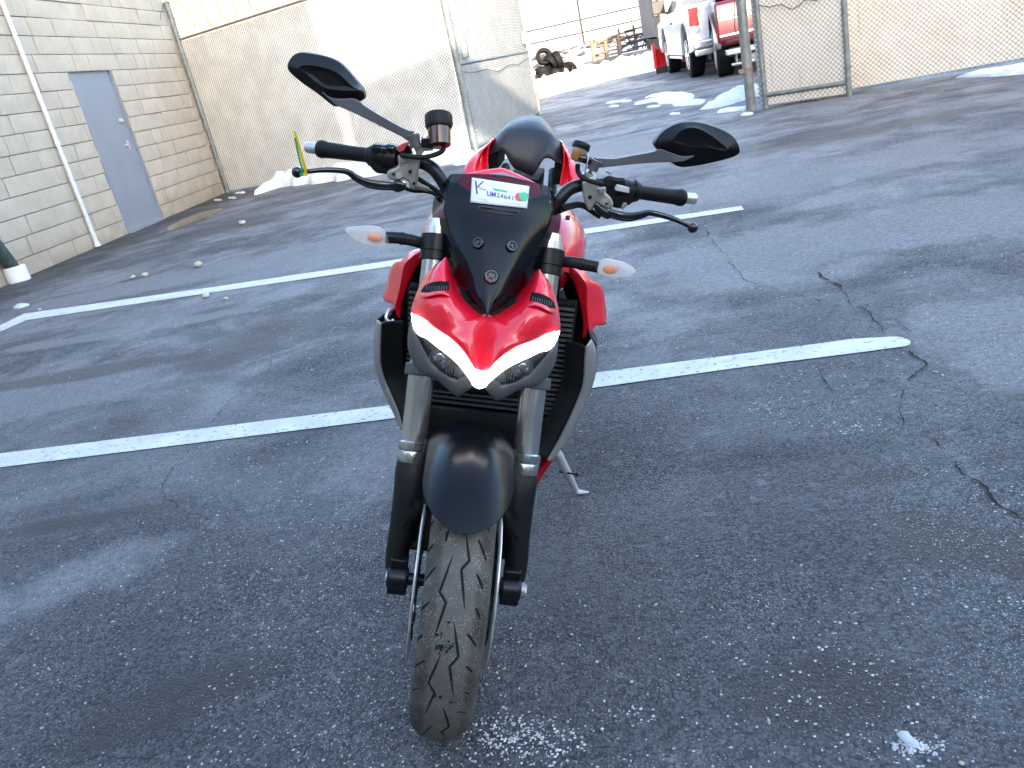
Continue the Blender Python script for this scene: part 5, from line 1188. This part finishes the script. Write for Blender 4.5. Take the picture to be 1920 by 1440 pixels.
# radiator covers: black inner, silver trim
tr = [(708, 600), (702, 630), (703, 680), (712, 715), (727, 750), (742, 782), (752, 806)]
ti = [(715, 605), (714, 640), (714, 680), (722, 712), (736, 745), (748, 775), (755, 803)]
yy = [.36, .36, .36, .36, .35, .34, .33]
for s_ in (0, 1):
    if s_ == 0: O = [B(px, py, y) for (px, py), y in zip(tr, yy)]; I = [B(px, py, y - .012) for (px, py), y in zip(ti, yy)]
    else:
        O = [B(px, py, y) for (px, py), y in zip([(1108, 636), (1118, 660), (1116, 700), (1104, 740), (1080, 795), (1052, 840), (1032, 864)], yy)]
        I = [B(px, py, y - .012) for (px, py), y in zip([(1098, 650), (1095, 680), (1093, 715), (1083, 748), (1062, 795), (1040, 838), (1026, 862)], yy)]
    sg = -1 if s_ == 0 else 1
    k_in = [V((sg * max(.05, abs(p.x) - .045), p.y + .03, p.z)) for p in I]
    m = MB(); m.grid(surf([[o, o.lerp(i_, .5) + V((0, -.003, 0)), i_] for o, i_ in zip(O, I)], 30, 5)); cv = bb2(m, 'cover_trim', M['silver_panel'], solid=.004, ang=50)
    m = MB(); m.grid(surf([[i_ + V((0, .002, 0)), i_.lerp(k, .5) + V((0, .006, 0)), k] for i_, k in zip(I, k_in)], 30, 8)); bb2(m, 'radiator_cover', M['black'], solid=.004, ang=60)
    m = MB(); m.grid([[o + V((0, .004, 0)) for o in crv(O, 20)], [o + V((-sg * .02, .18, 0)) for o in crv(O, 20)]]); bb2(m, 'side_panel', M['black'], solid=.004)
# radiator with fins
zt, zb = .82, B(900, 766, .40).z
m = MB(); m.bb((-.195, .405, zb), (.195, .44, zt)); rad = bb2(m, 'radiator', M['black_matte'], bevel=.004)
for k in range(int((zt - zb) / .0125)):
    z = zb + .006 + k * .0125; m = MB(); m.bb((-.190, .396, z), (.190, .405, z + .0046)); sub(m, 'radiator_fin', M['grey_plastic'], rad, smooth=False)
for s_ in (0, 1):
    f = (lambda p: mir(p)) if s_ else (lambda p: p)
    a = [f(B(*p)) for p in ((716, 602, .40), (730, 590, .41), (752, 560, .45), (775, 530, .48), (790, 560, .48), (790, 640, .47), (768, 690, .42), (748, 700, .40), (728, 700, .38))]
    m = MB(); m.rings([[p + V((0, .06, 0)) for p in a], a]); bb2(m, 'radiator_shroud', M['black'], bevel=.006)
m = MB(); R = [[V((s_ * w_, y, z)) for s_, y in ((-1, .445), (1, .445), (1, yb), (-1, yb))] for z, w_, yb in ((.80, .13, .72), (.62, .14, .80), (.50, .14, .92), (.38, .12, .95), (.30, .08, .85))]; m.rings(R[::-1]); eng = bb2(m, 'engine', M['black_matte'], bevel=.02)
for s_ in (-1, 1):
    m = MB(); m.stack((s_ * .12, .72, .46), (s_ * .185, .72, .46), [(0, .125), (.7, .12), (1, .10), (1, .02)], 30); m.stack((s_ * .12, .60, .42), (s_ * .165, .60, .42), [(0, .07), (.8, .065), (1, .05)], 24); sub(m, 'crankcase_cover', M['black_metal'], eng)
    m = MB(); m.box((s_ * .13, .56, .66), (.05, .13, .14), Matrix.Rotation(.3, 3, 'X')); sub(m, 'cylinder_head', M['grey_plastic'], eng, bevel=.012)
    m = MB(); m.tube([V((s_ * .13, .86, .36)), V((s_ * .20, .87, .35))], .009, 8); m.tube([V((s_ * .17, .87, .352)), V((s_ * .25, .88, .352))], .014, 10); bb2(m, 'foot_peg', M['black_metal'])
m = MB(); R = [[V((s_ * w_, y, z)) for s_, y in ((-1, yf), (1, yf), (1, .46), (-1, .46))] for z, w_, yf in ((zb - .002, .19, .395), (.50, .165, .38), (.42, .12, .38), (.36, .09, .40))]; m.rings(R[::-1]); bb2(m, 'lower_radiator', M['black'], bevel=.008)
m = MB(); a = [B(1040, 862, .42), B(1024, 884, .43), B(1006, 913, .44), B(1003, 905, .45), B(1008, 880, .44), B(1028, 862, .43)]; m.rings([[p + V((0, .35, 0)) for p in a], a]); 
bp_ = bb2(m, 'belly_pan', M['red'], bevel=.004)
m = MB(); m.rings([[mir(p) + V((0, .35, 0)) for p in a], [mir(p) for p in a]]); bb2(m, 'belly_pan', M['red'], bevel=.004)
m = MB(); pth = [B(737, 580, .42), B(728, 585, .40), B(724, 597, .39), B(732, 604, .385), B(738, 600, .39)]; m.tube(crv(pth, 16), .0045, 8); m.cyl(B(727, 606, .39), B(722, 611, .39), .004); bb2(m, 'radiator_bracket', M['alu'])
# frame rails / fill under the tank
m = MB()
for s_ in (-1, 1): m.tube(crv([V((s_ * .05, .36, .93)), V((s_ * .14, .50, .86)), V((s_ * .15, .75, .72)), V((s_ * .11, .95, .58))], 20), .025, 10)
bb2(m, 'frame', M['black_metal']); m = MB(); m.cyl((0, .28, .80), (0, .345, .95), .035); bb2(m, 'steering_head', M['black_metal'])
m = MB(); m.bb((-.15, .44, .74), (.15, .62, .90)); bb2(m, 'airbox', M['black_matte'], bevel=.02)
# seats
m = MB(); R = [[V((w_ * cos(a), y, z + h_ * sin(a))) for a in [pi * k / 14 for k in range(15)]] for y, w_, z, h_ in ((.93, .10, .84, .03), (1.0, .13, .835, .035), (1.1, .155, .84, .04), (1.2, .14, .86, .045), (1.26, .11, .88, .04))]
m.rings(R, closed=False); bb2(m, 'rider_seat', M['rubber'])
# tail hump: outline traced, built as front face, ridge and back
zs = lambda l: [(x / 5.3333 + 780, y / 5.3333 + 200) for x, y in l]
hump_o = zs([(722, 455), (728, 400), (770, 320), (870, 225), (960, 150), (1060, 105), (1160, 95), (1250, 115), (1330, 190), (1390, 300), (1450, 380), (1478, 450), (1478, 560)])
hump_m = zs([(728, 460), (745, 410), (785, 340), (880, 245), (960, 228), (1050, 226), (1130, 230), (1200, 242), (1290, 262), (1370, 300), (1430, 395), (1460, 470), (1470, 565)])
hump_l = zs([(730, 470), (770, 468), (830, 445), (880, 452), (920, 520), (975, 610), (1060, 650), (1160, 690), (1215, 620), (1270, 525), (1340, 515), (1400, 550), (1470, 570)])
TO = [B(px, py, 1.42) for px, py in hump_o]; TM = [B(px, py, 1.25) for px, py in hump_m]; TL = [B(px, py, 1.19) for px, py in hump_l]
m = MB(); n = 60; o_, m_, l_ = crv(TO, n), crv(TM, n), crv(TL, n)
m.grid([l_, [a.lerp(b_, .33) + V((0, -.012, 0)) for a, b_ in zip(l_, m_)], [a.lerp(b_, .7) + V((0, -.012, 0)) for a, b_ in zip(l_, m_)], m_, [a.lerp(b_, .5) + V((0, 0, .004)) for a, b_ in zip(m_, o_)], o_, [p + V((0, .12, -.06)) for p in o_]])
bb2(m, 'seat_cowl', M['seat'], ang=50, solid=.006)
for s_ in (-1, 1):
    pts_l = [B(px, py, 1.20) for px, py in zs([(722, 470), (820, 460), (810, 640), (725, 650)])] if s_ < 0 else [B(px, py, 1.20) for px, py in zs([(1475, 560), (1385, 560), (1370, 780), (1440, 780)])]
    m = MB(); m.rings([[p + V((0, .25, 0)) for p in pts_l], pts_l]); bb2(m, 'seat_side', M['black_matte'], bevel=.003)
    if s_ < 0: o = zs([(770, 320), (700, 385), (610, 450), (530, 535), (495, 600), (488, 662), (560, 665)]); i_ = zs([(772, 330), (735, 385), (722, 440), (718, 500), (718, 560), (718, 620), (718, 662)])
    else: o = zs([(1470, 378), (1530, 460), (1575, 530), (1600, 600), (1630, 680), (1660, 770), (1600, 810)]); i_ = zs([(1470, 390), (1478, 450), (1480, 520), (1472, 590), (1460, 650), (1445, 720), (1432, 790)])
    O = [B(px, py, 1.15 + .02 * k) for k, (px, py) in enumerate(o)][::1]; I = [B(px, py, 1.16) for px, py in i_]
    O = [B(px, py, 1.22 - .02 * k) for k, (px, py) in enumerate(o)]
    m = MB(); m.grid(surf([[a, a.lerp(b_, .45) + V((0, -.02, .0)), a.lerp(b_, .62) + V((0, .02, .0)), b_] for a, b_ in zip(O, I)], 26, 12)); bb2(m, 'tail_fairing', M['red'], ang=40, solid=.004)
    m = MB(); m.grid([O, [p + V((-.01 * s_, .14, -.005)) for p in O], [V((p.x * .55, p.y + .34, p.z * .5 + .52)) for p in O]]); bb2(m, 'tail_side', M['red'], ang=40, solid=.004)
m = MB(); m.bb((-.05, 1.22, .90), (.05, 1.50, .96)); 
for s_ in (-1, 1): m.tube([V((s_ * .10, .80, .80)), V((s_ * .10, 1.05, .84)), V((s_ * .08, 1.45, .96))], .016, 8)
bb2(m, 'subframe', M['black_matte'], bevel=.01)
# rear wheel, swingarm, exhaust
RCt = V((0, 1.465, .315)); rp = [(a.x, a.y) for a in crv([(x, r_, 0) for x, r_ in tyre_prof(.090, .315, .220)], 40)]
rw = empty('rear_wheel'); rw.parent = bike; sub(ring_mesh(rp, RCt, 90), 'tyre', M['groove'], rw, ang=60); sub(ring_mesh([(-.07, .222), (-.07, .21), (-.05, .2), (.05, .2), (.07, .21), (.07, .222)], RCt, 48), 'rim', M['black_gloss'], rw, solid=.004)
m = MB(); m.cyl(RCt - V((.08, 0, 0)), RCt + V((.08, 0, 0)), .04); 
for k in range(5): a = k * 2 * pi / 5; m.tube([RCt, RCt + V((0, .205 * cos(a), .205 * sin(a)))], .014, 8)
sub(m, 'spoke', M['black_gloss'], rw)
for s_ in (-1, 1): m = MB(); m.tube([V((s_ * .09, .92, .42)), V((s_ * .125, 1.2, .40)), V((s_ * .115, 1.465, .315))], [.035, .03, .028], 10); bb2(m, 'swingarm', M['black_metal'])
m = MB(); m.tube(crv([V((-.05, .6, .33)), V((-.08, .85, .27)), V((-.13, 1.0, .28)), V((-.15, 1.12, .34))], 20), [.03] * 14 + [.05] * 6, 14); bb2(m, 'exhaust', M['steel'])
# side stand
m = MB(); g0 = G(1090, 927)
ib = MB_BODY.inverted(); ft0 = ib @ V((g0.x - .012, g0.y, .012)); tip = ib @ V((G(1104, 927).x, G(1104, 927).y, .008)); yst = ft0.y
top = B(1046, 852, yst - .12)
m.tube([top + (top - ft0) * .35 + V((-.02, 0, 0)), top, top.lerp(ft0, .5), ft0], [.0145, .0145, .0125, .009], 12); st = bb2(m, 'side_stand', M['stand'])
m = MB(); R = []
for t_ in (0, .35, .75, 1):
    p = ft0.lerp(tip, t_ * 1.05); w_ = .012 * (1 - .75 * t_ ** 2); R.append([p + V((0, w_ * cos(a), .005 * sin(a) * (1.2 - t_))) for a in [2 * pi * k / 12 for k in range(12)]])
m.rings(R); sub(m, 'stand_foot', M['stand'], st)
m = MB(); q = top.lerp(ft0, .42); m.tube([q + V((-.02, -.01, 0)), q + V((.03, -.015, 0))], .003, 6); m.ball(q + V((.032, -.015, 0)), .006); sub(m, 'stand_peg', M['black_metal'], st)

# ---- label stuck to the windscreen (its own thing)
def hS(px, py, o=.0025): return hitS(sbv, px, py, o)
q4 = [(885, 333), (992, 349.5), (988, 391), (882, 379)]
q3 = [S(885, 333, .300), S(992.5, 349.5, .300), S(988, 391, .270), S(882, 379.5, .270)]
# bring it onto the screen: keep the y just in front of the surface
def onscr(px, py):
    h_ = hS(px, py, .004); return h_
qq = [onscr(*p) or S(*p, .29) for p in q4]
def tagp(u_, v_, off=0):           # u across 0..1, v down 0..1 over the quad, projected onto the screen
    px = (885 + (992.5 - 885) * u_) * (1 - v_) + (882 + (988 - 882) * u_) * v_; py = (333 + 16.5 * u_) * (1 - v_) + (379.5 + 11.5 * u_) * v_
    h_ = hitS(sbv, px, py, .003 + off); return h_ if h_ else S(px, py, .29)
tg = empty('stock_label', MB_STEER)
nu_, nv_ = 24, 10; gT = []
for j in range(nv_ + 1):
    row = []
    for i in range(nu_ + 1):
        u_, v_ = i / nu_, j / nv_
        row.append(tagp(u_, v_))
    gT.append(row)
m = MB(); m.grid(gT); m.build('paper', M['paper'], tg, solid=.0006, off=1, fix=True)
def quad_poly(l, name, mt, off=.002):
    m = MB(); m.poly([tagp(u_, v_, off) for u_, v_ in l]); return m.build(name, mt, tg, smooth=False, fix=False)
def disc(u0, v0, ru, rv, name, mt, off): return quad_poly([(u0 + ru * cos(2 * pi * k / 28), v0 + rv * sin(2 * pi * k / 28)) for k in range(28)], name, mt, off)
disc(.85, .52, .080, .18, 'round_sticker', M['red_dot'], .0022); disc(.925, .47, .088, .19, 'round_sticker', M['green_dot'], .0030)
def stroke(l, w_, name, mt, off=.002):
    m = MB()
    for (a, b_), (c, d) in zip(l, l[1:]):
        L_ = sqrt((c - a) ** 2 * 5.2 + (d - b_) ** 2) or 1; nx, ny = -(d - b_) / L_ * w_, (c - a) / L_ * w_ * 5.2 ** .5
        m.poly([tagp(a + nx * .44, b_ + ny * .9, off), tagp(c + nx * .44, d + ny * .9, off), tagp(c - nx * .44, d - ny * .9, off), tagp(a - nx * .44, b_ - ny * .9, off)])
    return m.build(name, mt, tg, smooth=False, fix=False)
stroke([(.065, .10), (.105, .62)], .030, 'pen_stroke', M['pen']); stroke([(.20, .07), (.10, .36)], .022, 'pen_stroke', M['pen']); stroke([(.125, .34), (.19, .40), (.27, .42)], .012, 'pen_stroke', M['pen'])
quad_poly([(.38, .30), (.63, .33), (.63, .42), (.38, .39)], 'green_bar', M['green_dot'], .0015)
def letters(txt, u0, v0, h_, mt, adv=None, bold=0):
    cu = bpy.data.curves.new('lettering', 'FONT'); cu.body = txt; cu.size = 1; cu.offset = bold; ob = bpy.data.objects.new('tmp', cu); COL.objects.link(ob)
    dg = bpy.context.evaluated_depsgraph_get(); me = bpy.data.meshes.new_from_object(ob.evaluated_get(dg)); bpy.data.objects.remove(ob, do_unlink=True)
    asp = .41    # label height / width
    for v in me.vertices:
        u_ = u0 + v.co.x * h_ * asp; v_ = v0 - v.co.y * h_; p = tagp(u_, v_, .0022); v.co = p
    me.materials.clear(); me.materials.append(mt); o = bpy.data.objects.new('lettering', me); COL.objects.link(o); o.parent = tg; return o
letters('U', .275, .635, .27, M['ink'], bold=.02); letters('M', .352, .645, .27, M['ink'], bold=.02)
for k_, ch_ in enumerate('24641'): letters(ch_, .450 + .064 * k_, .655 + .012 * k_, .27, M['ink_dark'])
letters('SERIAL NO. FOR REFERENCE', .30, .24, .085, M['faint']) if 0 else None
for v0, a, b_ in ((.22, .30, .66), (.80, .12, .30), (.87, .22, .30), (.83, .58, .88)):
    quad_poly([(a, v0), (b_, v0 + .012), (b_, v0 + .03), (a, v0 + .02)], 'faint_line', M['faint'], .0018)
tag(tg, 'white stock label with green and red dots stuck on the windscreen', 'label')
# cable ties on the brake lever
for nm, l, mt, lab, w_ in (('cable_tie', [(574, 325), (570, 308), (562, 280), (552, 246)], M['yellow'], 'yellow cable tie standing up from the brake lever', .0030), ('cable_tie', [(568, 326), (565, 312), (559, 288), (553, 258)], M['green'], 'green cable tie beside the yellow one on the brake lever', .0020)):
    m = MB(); P = crv([S(px, py, .352 - .004 * k) for k, (px, py) in enumerate(l)], 16); m.rings([[p + V((w_, 0, 0)), p + V((0, .0010, 0)), p - V((w_, 0, 0)), p - V((0, .0010, 0))] for p in P])
    c = S(l[0][0], 321.5, .362); m.tube([c + V((-.0025, 0, 0)), c + V((.0025, 0, 0))], .0085, 16); m.box(c + V((0, -.008, -.004)), (.008, .006, .007))
    o = m.build(nm, mt, None, MB_STEER); tag(o, lab, 'cable tie')
# faint maker's lettering on the fairing
cu = bpy.data.curves.new('lettering', 'FONT'); cu.body = 'DUCATI'; ob = bpy.data.objects.new('tmp', cu); COL.objects.link(ob)
me = bpy.data.meshes.new_from_object(ob.evaluated_get(bpy.context.evaluated_depsgraph_get())); bpy.data.objects.remove(ob, do_unlink=True)
for v in me.vertices:
    px = 982 + v.co.x * 9.2; py = 642 - v.co.x * 4.6 - v.co.y * 8
    h_ = hitS(fbv, px, py, .0015); v.co = h_ if h_ else S(px, py, .09)
me.materials.clear(); me.materials.append(M['stem']); o = bpy.data.objects.new('lettering', me); COL.objects.link(o); o.parent = fair
